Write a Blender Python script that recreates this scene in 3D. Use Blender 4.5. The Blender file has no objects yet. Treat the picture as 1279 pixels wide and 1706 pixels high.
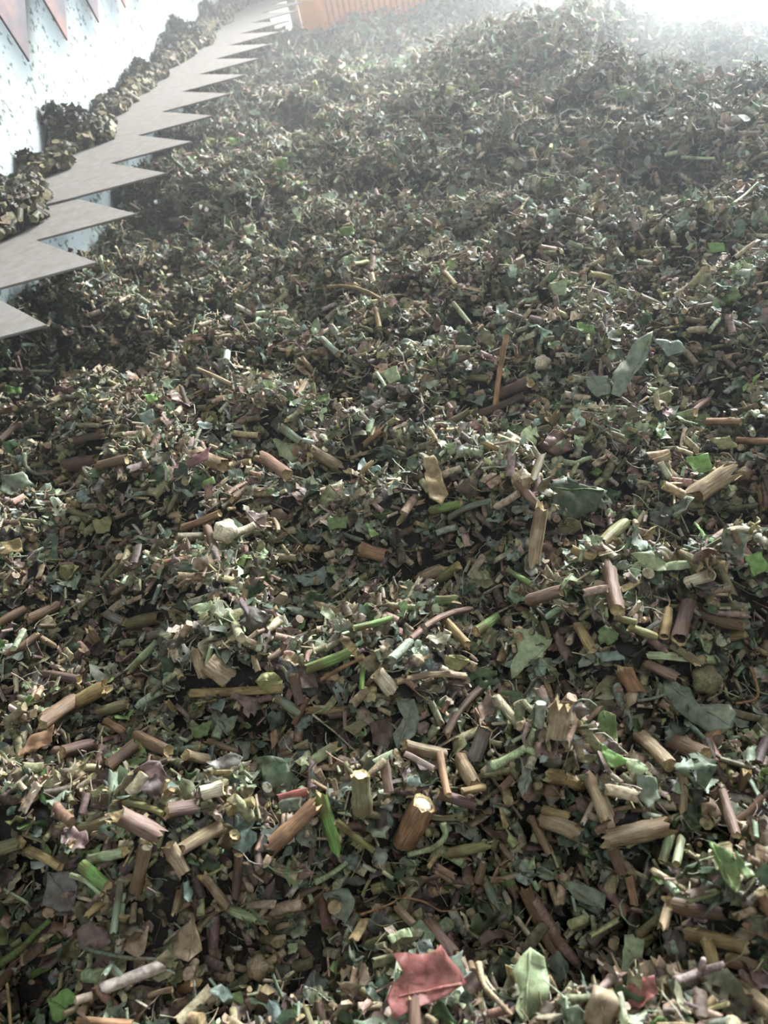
import bpy, math, random
import numpy as np
from mathutils import Vector, Matrix, geometry

random.seed(7)
rng = np.random.default_rng(11)
S = bpy.context.scene
COL = S.collection

# ------------------------------------------------------------------ camera
F = 1270.0
ROLL, PITCH, YAW = math.radians(15.0), math.radians(40.06), math.radians(13.03)
CAMZ = 1.5
hd = Vector((-math.sin(YAW), math.cos(YAW), 0))
rt = Vector((math.cos(YAW), math.sin(YAW), 0))
fwd = hd * math.cos(PITCH) + Vector((0, 0, -1)) * math.sin(PITCH)
up0 = hd * math.sin(PITCH) + Vector((0, 0, 1)) * math.cos(PITCH)
cr, sr = math.cos(ROLL), math.sin(ROLL)
cx_ = rt * cr - up0 * sr
cy_ = up0 * cr + rt * sr
CAM = Vector((0, 0, CAMZ))
cam_d = bpy.data.cameras.new('camera')
cam = bpy.data.objects.new('camera', cam_d)
COL.objects.link(cam)
m = Matrix((cx_, cy_, -fwd)).transposed().to_4x4()
m.translation = CAM
cam.matrix_world = m
cam_d.sensor_fit = 'VERTICAL'
cam_d.sensor_height = 36.0
cam_d.lens = 36.0 * F / 1706.0
cam_d.clip_start = 0.02
cam_d.dof.use_dof = True
cam_d.dof.focus_distance = 0.78
cam_d.dof.aperture_fstop = 9.5
S.camera = cam

# ------------------------------------------------------------------ light
S.view_settings.view_transform = 'Standard'
S.view_settings.look = 'None'
S.view_settings.gamma = 1
S.view_settings.use_curve_mapping = False
S.view_settings.exposure = 0.55
W = bpy.data.worlds.new('world')
S.world = W
W.use_nodes = True
bg = W.node_tree.nodes['Background']
bg.inputs[0].default_value = (0.68, 0.86, 1.0, 1)
bg.inputs[1].default_value = 0.38


def area(name, loc, target, sx, sy, energy, col):
    d = bpy.data.lights.new(name, 'AREA')
    d.shape = 'RECTANGLE'
    d.size, d.size_y, d.energy, d.color = sx, sy, energy, col
    o = bpy.data.objects.new(name, d)
    COL.objects.link(o)
    o.location = loc
    o.rotation_euler = (Vector(target) - Vector(loc)).to_track_quat('-Z', 'Y').to_euler()
    return o


area('window_light', (2.3, 5.0, 3.35), (0.0, 1.3, 1.0), 1.7, 1.3, 800, (1.0, 0.985, 0.94))
sd = area('far_right_fill_light', (2.4, 3.6, 2.15), (0.9, 2.3, 1.0), 1.0, 0.9, 110, (0.72, 0.88, 1.0))  # extra lamp added to brighten the haze and the far right heap
sd.data.spread = math.radians(75)
area('front_fill_light', (0.7, -0.6, 3.2), (-0.1, 0.8, 1.0), 0.8, 0.8, 13, (0.96, 0.97, 0.95))  # fill lamp added above the near end of the heap
S.cycles.use_denoising = True
S.cycles.max_bounces = 6
S.cycles.volume_bounces = 1


# ------------------------------------------------------------------ pixel <-> place
def ray(px, py):
    a, b = (px - 639.5) / F, (853.0 - py) / F
    return fwd + cx_ * a + cy_ * b


NF = np.array([fwd, cx_, cy_])


def project(P):
    q = (P - np.array([0, 0, CAMZ])) @ NF.T
    d = np.maximum(q[:, 0], 1e-3)
    return 639.5 + F * q[:, 1] / d, 853 - F * q[:, 2] / d, q[:, 0]


# ------------------------------------------------------------------ heap surface
_tabs = [rng.random((256, 256)) for _ in range(8)]


def vnoise(x, y, k):
    t = _tabs[k]
    xi, yi = np.floor(x).astype(int), np.floor(y).astype(int)
    fx, fy = x - xi, y - yi
    fx, fy = fx * fx * (3 - 2 * fx), fy * fy * (3 - 2 * fy)
    a = t[xi & 255, yi & 255]; b = t[(xi + 1) & 255, yi & 255]
    c = t[xi & 255, (yi + 1) & 255]; d = t[(xi + 1) & 255, (yi + 1) & 255]
    return (a * (1 - fx) + b * fx) * (1 - fy) + (c * (1 - fx) + d * fx) * fy - 0.5


def flat_at(px, py, z=0.98):
    d = ray(px, py)
    return CAM + d * ((z - CAMZ) / d.z)


# hollows (positive depth) and mounds (negative): pixel, radius in metres, depth
_feat = [
    (50, 620, .10, .055), (170, 560, .09, .045), (250, 470, .07, .03), (330, 470, .09, .02), (130, 850, .06, .025), (90, 1010, .05, .022), (230, 1100, .035, .018),
    (690, 900, .05, .028), (560, 660, .05, .012), (470, 1000, .04, .012), (1230, 800, .05, .02), (1180, 640, .05, .014),
    (150, 1215, .035, .020), (400, 1215, .03, .014), (540, 1500, .055, .030), (700, 1450, .04, .026), (930, 1120, .035, .016),
    (1080, 1170, .035, .018), (300, 1620, .06, .030), (1000, 1570, .04, .024), (850, 1500, .04, .020), (1250, 1130, .035, .016),
    (800, 1090, .03, .010), (1170, 1400, .03, .016), (60, 1580, .04, .024), (540, 1640, .05, .026), (620, 780, .05, .010),
    (960, 1260, .05, -.014), (640, 1280, .05, -.014), (260, 1370, .06, -.018), (1000, 1350, .05, -.014), (1050, 930, .08, -.022),
    (780, 760, .10, -.024), (270, 700, .10, -.03), (330, 900, .08, -.015), (100, 760, .07, -.015), (600, 500, .16, -.03),
    (1000, 560, .14, -.03), (300, 1060, .06, -.014), (650, 1060, .06, -.010), (640, 1620, .04, -.012), (1180, 960, .06, -.014),
    (450, 390, .12, .03), (760, 330, .16, .05), (1030, 300, .15, .05), (650, 250, .2, -.05), (900, 130, .3, -.05), (1150, 110, .25, .08),
    (1000, 60, .25, -.04), (560, 130, .25, .03), (800, 0, .36, -.05), (640, 60, .25, .01),
]
_FT = [(flat_at(a, b), r, d * (2.0 if d > 0 and b > 400 else 1.1)) for a, b, r, d in _feat] + [(Vector((-.86, q, 0)), .14, -.085) for q in (2.75, 3.0, 3.25, 3.5)]


def H(x, y):
    x = np.asarray(x, float); y = np.asarray(y, float)
    far = np.clip((y - 0.5) / 1.5, 0.25, 1.5)
    h = 0.984 + 0.10 * far * vnoise(x * 2.3 + 9, y * 2.3 + 4, 0) + 0.105 * np.minimum(far, 1) ** .5 * vnoise(x * 5.5 + 3 - y * 2, y * 7.5 + 8, 1)
    h = h + 0.088 * vnoise(x * 12 + 1 + y * 3, y * 15 + 5, 2) + 0.042 * vnoise(x * 34, y * 34, 3) + 0.016 * vnoise(x * 80, y * 80, 4)
    for p, r, d in _FT:
        h = h - d * np.exp(-((x - p.x) ** 2 + (y - p.y) ** 2) / (r * r))
    # the heap falls away to the side wall and the end panel keeps it level
    t = np.clip((-0.50 - x) / 0.30, 0, 1)
    h = h + 0.001 * t * t * (3 - 2 * t)
    return h


def at(px, py, lift=0.0):
    """where the line of sight through a pixel meets the heap surface raised by lift"""
    d = ray(px, py)
    t = np.linspace(0.3, 7.0, 1800)
    X, Y, Z = d.x * t, d.y * t, CAMZ + d.z * t
    hit = np.nonzero(Z < H(X, Y) + lift)[0]
    i = hit[0] if len(hit) else len(t) - 1
    a, b = t[max(i - 1, 0)], t[i]
    for _ in range(12):
        c = (a + b) / 2
        if CAMZ + d.z * c < float(H(d.x * c, d.y * c)) + lift: b = c
        else: a = c
    return CAM + d * b


def depth_of(p):
    return (p - CAM).dot(fwd)


# ------------------------------------------------------------------ colours (sRGB 0-255 -> linear)
def earth(c, k=.26):
    g = (112, 104, 88)
    return tuple(v * (1 - k) + w * k for v, w in zip(c, g))


def lin(c):
    return tuple((v / 255 / 12.92 if v / 255 <= .04045 else ((v / 255 + .055) / 1.055) ** 2.4) for v in c)


PAL = {
    'tan': (196, 170, 132), 'brown': (138, 108, 82), 'dark brown': (92, 70, 60), 'purple-brown': (112, 84, 84),
    'reddish brown': (148, 104, 86), 'orange-brown': (190, 136, 96), 'golden': (190, 160, 98), 'yellow-green': (170, 170, 100),
    'pale green': (172, 190, 142), 'green': (116, 146, 78), 'bright green': (126, 172, 84), 'olive': (130, 126, 84),
    'grey-green': (132, 146, 122), 'grey': (140, 138, 134), 'cream': (222, 210, 178), 'pink-brown': (168, 132, 120),
    'pale pink': (204, 178, 176), 'dark green': (58, 92, 56), 'blue-green': (136, 156, 144), 'red-pink': (172, 98, 92), 'magenta-brown': (150, 88, 96),
}
PAL = {k: tuple(.86 * q + .14 * (.3 * v[0] + .6 * v[1] + .1 * v[2]) for q in v) for k, v in PAL.items()}
PAL = {k: (v if 'bright' in k or k in ('cream', 'green', 'red-pink', 'pale green', 'blue-green', 'grey-green') else earth(v)) for k, v in PAL.items()}
PITHC = (236, 228, 198)


# ------------------------------------------------------------------ materials
def nodes_of(name):
    M = bpy.data.materials.new(name)
    M.use_nodes = True
    nt = M.node_tree
    return M, nt, nt.nodes['Principled BSDF'], nt.nodes['Material Output']


def plant_material(name, base, streak=(620, 620, 70), rough=.62, transl=0.0, attr=False, spec=.35, veins=False):
    M, nt, B, out = nodes_of(name)
    N, L = nt.nodes, nt.links
    tc = N.new('ShaderNodeTexCoord')
    mp = N.new('ShaderNodeMapping')
    mp.inputs['Scale'].default_value = streak
    L.new(tc.outputs['Object'], mp.inputs[0])
    n1 = N.new('ShaderNodeTexNoise')
    n1.inputs['Scale'].default_value = 1.0
    n1.inputs['Detail'].default_value = 3
    L.new(mp.outputs[0], n1.inputs['Vector'])
    r1 = N.new('ShaderNodeMapRange')
    r1.inputs[1].default_value, r1.inputs[2].default_value = .3, .72
    r1.inputs[3].default_value, r1.inputs[4].default_value = .5, 1.28
    L.new(n1.outputs['Fac'], r1.inputs[0])
    mul = N.new('ShaderNodeVectorMath'); mul.operation = 'SCALE'
    if attr:
        a = N.new('ShaderNodeAttribute'); a.attribute_name = 'Col'
        L.new(a.outputs['Color'], mul.inputs[0])
    else:
        mul.inputs[0].default_value = base
    if attr:
        L.new(r1.outputs[0], mul.inputs['Scale'])
    else:
        oi = N.new('ShaderNodeObjectInfo')
        ro = N.new('ShaderNodeMapRange'); ro.inputs[3].default_value, ro.inputs[4].default_value = (.85, 1.15) if veins else (.64, 1.06)
        L.new(oi.outputs['Random'], ro.inputs[0])
        mm = N.new('ShaderNodeMath'); mm.operation = 'MULTIPLY'
        L.new(r1.outputs[0], mm.inputs[0]); L.new(ro.outputs[0], mm.inputs[1]); L.new(mm.outputs[0], mul.inputs['Scale'])
    src = mul.outputs[0]
    if not attr:   # browned patches
        n2 = N.new('ShaderNodeTexNoise'); n2.inputs['Scale'].default_value = 70
        L.new(tc.outputs['Object'], n2.inputs['Vector'])
        r2 = N.new('ShaderNodeMapRange')
        r2.inputs[1].default_value, r2.inputs[2].default_value = .46, .68
        r2.inputs[3].default_value, r2.inputs[4].default_value = 0, (.35 if veins else .7)
        L.new(n2.outputs['Fac'], r2.inputs[0])
        mx = N.new('ShaderNodeMixRGB'); mx.inputs[2].default_value = (*lin((96, 74, 54)), 1)
        L.new(r2.outputs[0], mx.inputs[0]); L.new(src, mx.inputs[1])
        src = mx.outputs[0]
    if veins:
        vo = N.new('ShaderNodeTexVoronoi'); vo.feature = 'DISTANCE_TO_EDGE'; vo.inputs['Scale'].default_value = 160
        L.new(tc.outputs['Object'], vo.inputs['Vector'])
        rv = N.new('ShaderNodeMapRange'); rv.inputs[1].default_value, rv.inputs[2].default_value = 0, .09
        rv.inputs[3].default_value, rv.inputs[4].default_value = .14, 0
        L.new(vo.outputs['Distance'], rv.inputs[0])
        mv = N.new('ShaderNodeMixRGB'); mv.inputs[2].default_value = (*[min(1, c * 1.5 + .05) for c in base], 1)
        L.new(rv.outputs[0], mv.inputs[0]); L.new(src, mv.inputs[1])
        src = mv.outputs[0]
    L.new(src, B.inputs['Base Color'])
    B.inputs['Roughness'].default_value = rough
    B.inputs['Specular IOR Level'].default_value = spec
    bp = N.new('ShaderNodeBump'); bp.inputs['Strength'].default_value = .7; bp.inputs['Distance'].default_value = .001
    L.new(n1.outputs['Fac'], bp.inputs['Height']); L.new(bp.outputs[0], B.inputs['Normal'])
    if transl > 0:
        T = N.new('ShaderNodeBsdfTranslucent'); L.new(src, T.inputs[0])
        X = N.new('ShaderNodeMixShader'); X.inputs[0].default_value = transl
        L.new(B.outputs[0], X.inputs[1]); L.new(T.outputs[0], X.inputs[2]); L.new(X.outputs[0], out.inputs[0])
    return M


STEM = {k: plant_material('stem_' + k.replace(' ', '_').replace('-', '_'), lin(v)) for k, v in PAL.items()}
LEAF = {k: plant_material('leaf_' + k.replace(' ', '_').replace('-', '_'), lin(v), (130, 130, 130), .5, .22, spec=.5, veins=True) for k, v in PAL.items()}
PITH = plant_material('pith', lin(PITHC), (500, 500, 500), .8)
HEAPM = plant_material('chopped_mix', None, (240, 240, 240), .62, 0, True)
HEAPL = plant_material('chopped_leaf', None, (180, 180, 180), .5, .2, True, .5)


def simple(name, col, rough, ns=6, amt=.15, metal=0, detail=6, dark=None, lo=.5, hi=.7, s2=40, bump=.3, bd=.002):
    M, nt, B, out = nodes_of(name)
    N, L = nt.nodes, nt.links
    tc = N.new('ShaderNodeTexCoord')
    n = N.new('ShaderNodeTexNoise'); n.inputs['Scale'].default_value = ns; n.inputs['Detail'].default_value = detail
    L.new(tc.outputs['Object'], n.inputs['Vector'])
    cr_ = N.new('ShaderNodeValToRGB')
    c = lin(col)
    cr_.color_ramp.elements[0].position, cr_.color_ramp.elements[1].position = .3, .7
    cr_.color_ramp.elements[0].color = (*[v * (1 - amt) for v in c], 1)
    cr_.color_ramp.elements[1].color = (*[min(1, v * (1 + amt)) for v in c], 1)
    L.new(n.outputs['Fac'], cr_.inputs[0])
    src = cr_.outputs[0]
    if dark:
        n2 = N.new('ShaderNodeTexNoise'); n2.inputs['Scale'].default_value = s2; n2.inputs['Detail'].default_value = 5
        L.new(tc.outputs['Object'], n2.inputs['Vector'])
        r = N.new('ShaderNodeMapRange'); r.inputs[1].default_value, r.inputs[2].default_value = lo, hi
        L.new(n2.outputs['Fac'], r.inputs[0])
        mx = N.new('ShaderNodeMixRGB'); mx.inputs[2].default_value = (*lin(dark), 1)
        L.new(r.outputs[0], mx.inputs[0]); L.new(src, mx.inputs[1]); src = mx.outputs[0]
    L.new(src, B.inputs['Base Color'])
    B.inputs['Roughness'].default_value = rough
    B.inputs['Metallic'].default_value = metal
    bp = N.new('ShaderNodeBump'); bp.inputs['Strength'].default_value = bump; bp.inputs['Distance'].default_value = bd
    L.new(n.outputs['Fac'], bp.inputs['Height']); L.new(bp.outputs[0], B.inputs['Normal'])
    return M


M_WALL = simple('white_plaster', (140, 147, 147), .8, 9, .10, dark=(62, 70, 64), lo=.575, hi=.65, s2=75, bump=.6, bd=.004)
M_PLATE = simple('dusty_steel', (132, 127, 123), .7, 60, .12, .1, dark=(122, 110, 102), lo=.5, hi=.8, s2=45, bump=.15)
M_RUST = simple('rusty_steel', (116, 88, 80), .8, 10, .15, 0, dark=(76, 73, 79), lo=.42, hi=.56, s2=7, bump=.15)
M_ORANGE = simple('orange_paint', (250, 160, 66), .5, 20, .10, bump=.1)
M_ORANGE_D = simple('orange_paint_worn', (244, 146, 84), .55, 30, .15, bump=.1)
M_ORANGE_G = simple('orange_groove', (196, 92, 48), .6, 30, .1, bump=.1)
M_POST = simple('pale_wood', (222, 186, 160), .6, 30, .12, bump=.1)
M_FLOOR = simple('concrete', (120, 120, 116), .8, 5, .1)
M_DIM = simple('grey_concrete', (96, 98, 98), .85, 5, .08)
M_BACK = simple('grey_plaster', (84, 90, 94), .8, 5, .06)


# ------------------------------------------------------------------ object helpers
def link_mesh(name, verts, faces, mat, parent=None, smooth=True, mats=None, fmat=None):
    me = bpy.data.meshes.new(name)
    me.from_pydata([tuple(v) for v in verts], [], faces)
    for mm in (mats or [mat]):
        me.materials.append(mm)
    if fmat:
        me.polygons.foreach_set('material_index', fmat)
    me.polygons.foreach_set('use_smooth', [smooth] * len(me.polygons))
    me.update()
    o = bpy.data.objects.new(name, me)
    COL.objects.link(o)
    if parent: o.parent = parent
    return o


def tag(o, label=None, cat=None, group=None, kind=None):
    if label: o['label'] = label
    if cat: o['category'] = cat
    if group: o['group'] = group
    if kind: o['kind'] = kind
    return o


def box(name, a, b, mat, parent=None, bevel=0):
    x0, y0, z0 = a; x1, y1, z1 = b
    v = [(x0, y0, z0), (x1, y0, z0), (x1, y1, z0), (x0, y1, z0), (x0, y0, z1), (x1, y0, z1), (x1, y1, z1), (x0, y1, z1)]
    f = [(0, 3, 2, 1), (4, 5, 6, 7), (0, 1, 5, 4), (1, 2, 6, 5), (2, 3, 7, 6), (3, 0, 4, 7)]
    o = link_mesh(name, v, f, mat, parent, False)
    if bevel:
        md = o.modifiers.new('bevel', 'BEVEL'); md.width = bevel; md.segments = 2
    return o


def prism(name, outline, mapper, th, mat, parent=None):
    """extrude a 2-D outline by th; mapper(u, v, w) -> point"""
    n = len(outline)
    v = [mapper(a, b, 0) for a, b in outline] + [mapper(a, b, th) for a, b in outline]
    f = [tuple(range(n)), tuple(range(2 * n - 1, n - 1, -1))] + [(i, i + n, (i + 1) % n + n, (i + 1) % n) for i in range(n)]
    o = link_mesh(name, v, f, mat, parent, False)
    md = o.modifiers.new('bevel', 'BEVEL'); md.width = .0008; md.segments = 1; md.limit_method = 'ANGLE'
    return o


# ------------------------------------------------------------------ the setting
WX = -0.90
tag(box('wall_left', (WX - .15, -1.5, 0), (WX, 6.6, 3.7), M_WALL), kind='structure')
tag(box('wall_back', (WX, 6.4, 0), (5.2, 6.6, 1.9), M_BACK), kind='structure')
tag(box('floor', (WX - .15, -1.5, -.1), (5.2, 6.6, 0), M_FLOOR), kind='structure')
tag(box('light_block_wall', (WX - .15, -1.65, -.1), (5.2, -1.5, 3.7), M_DIM), kind='structure')  # unseen wall added to block sky light from behind the viewer
tag(box('light_block_ceiling', (WX - .15, -1.65, 3.7), (5.2, 2.1, 3.8), M_DIM), kind='structure')  # unseen part roof added so light enters from the right and far end

# orange slatted end panel with its pale edge post
PY = 3.72
pan = bpy.data.objects.new('slatted_end_panel', None); COL.objects.link(pan); pan.location = (-.68, PY, 0)
tag(pan, 'orange vertically slatted end panel standing behind the chopped heap', 'panel')
box('edge_board', (.022, 0, 0), (.115, .03, 1.9), M_ORANGE, pan, .002)
vv, ff, fmi = [], [], []
x = .115
while x < 1.55:
    for (a, b, d0) in ((x, x + .017, .004), (x + .017, x + .024, .028)):
        k = len(vv)
        for (X, Y) in ((a, d0), (b, d0), (b, .035), (a, .035)):
            vv += [(X, Y, 0), (X, Y, 1.9)]
        ff += [(k, k + 2, k + 3, k + 1), (k + 2, k + 4, k + 5, k + 3), (k + 4, k + 6, k + 7, k + 5), (k + 6, k, k + 1, k + 7), (k + 1, k + 3, k + 5, k + 7), (k, k + 6, k + 4, k + 2)]
        fmi += [1 if d0 > .01 else 0] * 6
    x += .024
link_mesh('slat_sheet', vv, ff, None, pan, False, [M_ORANGE_D, M_ORANGE_G], fmi)
box('edge_post', (-.016, -.02, 0), (.016, .022, 1.9), M_POST, pan, .002)


# serrated plates: the strip on the wall whose teeth point over the heap
def saw_outline(y0, n, pitch, back, notch, tip, lead):
    pts = [(back, y0)]
    for i in range(n):
        a = y0 + i * pitch
        pts += [(notch, a), (tip, a + lead)]
    pts += [(notch, y0 + n * pitch), (back, y0 + n * pitch)]
    return pts


PITCHT = 0.1853
ZB = CAMZ - .35
base_y = 1.1695 - 5 * PITCHT
for (name, i0, n, dz, lab) in (('serrated_plate', 0, 6, -.0035, 'dusty steel strip with large saw teeth, the nearer length along the white wall'),
                               ('serrated_plate', 6, 15, 0.0, 'dusty steel strip with saw teeth running far back to the orange panel')):
    tilt = .014 if i0 == 0 else 0
    y0 = base_y + i0 * PITCHT - (.03 if i0 else 0)
    ol = saw_outline(base_y + i0 * PITCHT, n, PITCHT, WX + .002, -.707, -.545, .036)
    if i0: ol[0] = (WX + .002, base_y + i0 * PITCHT - .03)
    o = prism(name, ol, lambda u, v, w, d=dz: (u, v, ZB + d - w), .0035, M_PLATE)
    tag(o, lab, 'steel plate', 'lower saw-toothed strip')
    # bracket bolts along the back of the strip
    for b in range(n // 3):
        yb = base_y + (i0 + b * 3 + 1.5) * PITCHT
        pts = [(-.84 + .011 * math.cos(k * math.pi / 3), yb + .011 * math.sin(k * math.pi / 3)) for k in range(6)]
        prism('bolt', pts, lambda u, v, w, d=dz: (u, v, ZB + d + w), .007, M_PLATE, o)

zt = CAMZ - .156
ol = [(1.3155 + -2 * .1855, zt + .40)]
for i in range(-2, 16):
    t = 1.5075 + i * .1855
    ol += [(t - .054, zt + .135), (t, zt)]
ol += [(1.5075 + 16 * .1855 - .054, zt + .135), (1.5075 + 16 * .1855 - .054, zt + .40)]
ol[0] = (ol[1][0], zt + .40)
up = prism('hanging_serrated_plate', ol, lambda u, v, w: (-.76 - w, u, v), .004, M_RUST)
tag(up, 'rusty saw-toothed steel plate hanging teeth down in front of white wall', 'steel plate')
box('mounting_rail', (WX + .001, 1.0, zt + .36), (-.7645, 4.3, zt + .40), M_RUST, up, .002)


# ------------------------------------------------------------------ stalk pieces and leaf scraps
footprints = []      # (x, y, radius, top z) of the pieces lying on top


def stalk_mesh(L, r, sides=12, rings=6, bend=0.0, ragged=0.0, node=False, flat=1.0, taper=0.0, rr=random, path=None):
    """a cut length of stalk along local z, caps dished; returns verts, faces, face material (0 bark, 1 pith)"""
    V, Fc, fm = [], [], []
    ph = rr.random() * 6.28
    for i in range(rings):
        t = i / (rings - 1)
        z = (t - .5) * L
        off = bend * L * (1 - (2 * t - 1) ** 2)
        rad = r * (1 - taper * t) * (1 + .05 * math.sin(7 * t + ph))
        if node: rad *= 1 + .22 * math.exp(-((t - .28) / .07) ** 2)
        for k in range(sides):
            a = 2 * math.pi * k / sides
            lob = 1 + .10 * math.sin(3 * a + ph) + .03 * math.sin(5 * a + ph * 2)
            zz = z
            if ragged and i in (0, rings - 1):
                zz += (1 if i else -1) * ragged * r * (rr.random() ** 2) * 1.6
            V.append((math.cos(a) * rad * lob + off, math.sin(a) * rad * lob * flat, zz))
    for i in range(rings - 1):
        for k in range(sides):
            a, b = i * sides + k, i * sides + (k + 1) % sides
            Fc.append((a, b, b + sides, a + sides)); fm.append(0)
    for e, s in ((0, -1), (rings - 1, 1)):
        b0 = e * sides
        k0 = len(V)
        for k in range(sides):       # rim copied, then an inner ring a little inside the tube
            V.append(V[b0 + k])
        ox = sum(V[b0 + k][0] for k in range(sides)) / sides
        for k in range(sides):
            p = V[b0 + k]
            V.append((ox + (p[0] - ox) * .78, p[1] * .78, (s * L / 2) - s * r * .05))
        V.append((ox, 0, s * L / 2 - s * r * .25))
        for k in range(sides):
            j = (k + 1) % sides
            q = (k0 + k, k0 + j, k0 + sides + j, k0 + sides + k)
            tr = (k0 + sides + k, k0 + sides + j, k0 + 2 * sides)
            if s < 0: q, tr = q[::-1], tr[::-1]
            Fc.append(q); fm.append(1); Fc.append(tr); fm.append(1)
    return V, Fc, fm


CREAM_END = plant_material('cut_end', lin((190, 170, 128)), (420, 420, 420), .8)


def orient(p, q):
    z = (q - p).normalized()
    toc = (CAM - (p + q) / 2).normalized()
    x = toc.cross(z)
    x = x.normalized() if x.length > 1e-3 else Vector((1, 0, 0))
    y = z.cross(x)
    M_ = Matrix((x, y, z)).transposed().to_4x4()
    M_.translation = (p + q) / 2
    return M_


def put_stalk(name, p, q, r, color, pith=False, solid=True, **kw):
    L = (q - p).length
    V, Fc, fm = stalk_mesh(L, r, **kw)
    if pith:       # the pale core is a part of its own
        keep = [f for f, k in zip(Fc, fm) if k == 0 or len(f) == 4]
        o = link_mesh(name, V, keep, None, mats=[STEM[color], CREAM_END], fmat=[0 if i < keep.__len__() and j == 0 else 1 for i, j in enumerate([k for f, k in zip(Fc, fm) if k == 0 or len(f) == 4])])
        n = 14
        for s in (1,):
            cv = [(math.cos(a) * r * .74, math.sin(a) * r * .74, s * (L / 2 - r * .10)) for a in [2 * math.pi * k / n for k in range(n)]]
            cv += [(math.cos(a) * r * .40, math.sin(a) * r * .40, s * (L / 2 + r * .14)) for a in [2 * math.pi * k / n for k in range(n)]]
            cv += [(0, 0, L / 2 + r * .20)] + [(math.cos(a) * r * .7, math.sin(a) * r * .7, L / 2 - r * .8) for a in [2 * math.pi * k / n for k in range(n)]]
            cf = [(k, (k + 1) % n, n + (k + 1) % n, n + k) for k in range(n)] + [(n + k, n + (k + 1) % n, 2 * n) for k in range(n)]
            cf += [(2 * n + 1 + k, 2 * n + 1 + (k + 1) % n, (k + 1) % n, k) for k in range(n)] + [tuple(2 * n + 1 + k for k in range(n))[::-1]]
            c = link_mesh('pith', cv, cf, PITH, o)
            c['label'] = 'pale pith showing at the cut end'
    else:
        o = link_mesh(name, V, Fc, None, mats=[STEM[color], CREAM_END], fmat=fm)
    o.matrix_world = orient(p, q)
    k = max(2, int(L / .01))
    for i in range(k + 1):
        c = p.lerp(q, i / k)
        if solid: footprints.append((c.x, c.y, r + .0015, c.z + r, 2 * r))
    return o


def tube(name, pts, radii, mat, parent=None, sides=9, fork=None):
    """a bent stalk through the given points"""
    P = [Vector(p) for p in pts]
    # smooth the path
    Q, R = [], []
    n = len(P)
    for i in range(n - 1):
        p0, p1, p2, p3 = P[max(i - 1, 0)], P[i], P[i + 1], P[min(i + 2, n - 1)]
        for s in range(5):
            t = s / 5
            Q.append(.5 * ((2 * p1) + (p2 - p0) * t + (2 * p0 - 5 * p1 + 4 * p2 - p3) * t * t + (3 * p1 - p0 - 3 * p2 + p3) * t ** 3))
            R.append(radii[i] * (1 - t) + radii[i + 1] * t)
    Q.append(P[-1]); R.append(radii[-1])
    c0 = sum(Q, Vector()) / len(Q)
    V, Fc = [], []
    ref = Vector((.13, .31, .94))
    for i, q in enumerate(Q):
        d = (Q[min(i + 1, len(Q) - 1)] - Q[max(i - 1, 0)]).normalized()
        u = ref.cross(d)
        u = u.normalized() if u.length > .05 else Vector((1, 0, 0)).cross(d).normalized()
        v = d.cross(u)
        for k in range(sides):
            a = 2 * math.pi * k / sides
            V.append(q + (u * math.cos(a) + v * math.sin(a)) * R[i] * (1 + .08 * math.sin(3 * a + i)) - c0)
    for i in range(len(Q) - 1):
        for k in range(sides):
            a, b = i * sides + k, i * sides + (k + 1) % sides
            Fc.append((a, b, b + sides, a + sides))
    Fc.append(tuple(range(sides))[::-1]); Fc.append(tuple(range(len(V) - sides, len(V))))
    o = link_mesh(name, V, Fc, mat, parent)
    if parent: o.location = c0 - parent.location
    else: o.location = c0
    return o, Q, R


def leaf_mesh(poly, scale, curl, jag, rr=random, wr=1.0):
    """poly: outline in metres around its centre; jagged edge, curled and wrinkled blade"""
    pts = []
    n = len(poly)
    for i in range(n):
        a, b = Vector(poly[i]), Vector(poly[(i + 1) % n])
        seg = max(1, int((b - a).length / (.0042 * scale)))
        nrm = Vector((-(b - a).y, (b - a).x)).normalized()
        for s in range(seg):
            w = 0 if s == 0 else (rr.random() - .5) * 2 * jag
            pts.append(a.lerp(b, s / seg) + nrm * w)
    xs, ys = [p.x for p in pts], [p.y for p in pts]
    inner = []
    st = .0034 * scale
    x = min(xs) + st / 2
    while x < max(xs):
        y = min(ys) + st / 2
        while y < max(ys):
            inner.append(Vector((x + (rr.random() - .5) * st * .3, y + (rr.random() - .5) * st * .3)))
            y += st
        x += st
    res = geometry.delaunay_2d_cdt(pts + inner, [], [list(range(len(pts)))], 1, 1e-6)
    V2, Fc = res[0], [tuple(f) for f in res[2]]
    size = max(max(xs) - min(xs), max(ys) - min(ys)) + 1e-6
    ang = rr.random() * 3.14
    ca, sa = math.cos(ang), math.sin(ang)
    p1, p2, p3 = rr.random() * 6, rr.random() * 6, rr.random() * 6
    V = []
    for v in V2:
        u = (v.x * ca + v.y * sa) / size; w = (-v.x * sa + v.y * ca) / size
        z = size * (curl * u * u * 1.6 - curl * .15 + wr * (.045 * math.sin(9 * u + p1) + .03 * math.sin(15 * w + p2 + 4 * u) + .016 * math.sin(31 * u + 23 * w + p3)))
        V.append((v.x, v.y, z))
    return V, Fc


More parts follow.
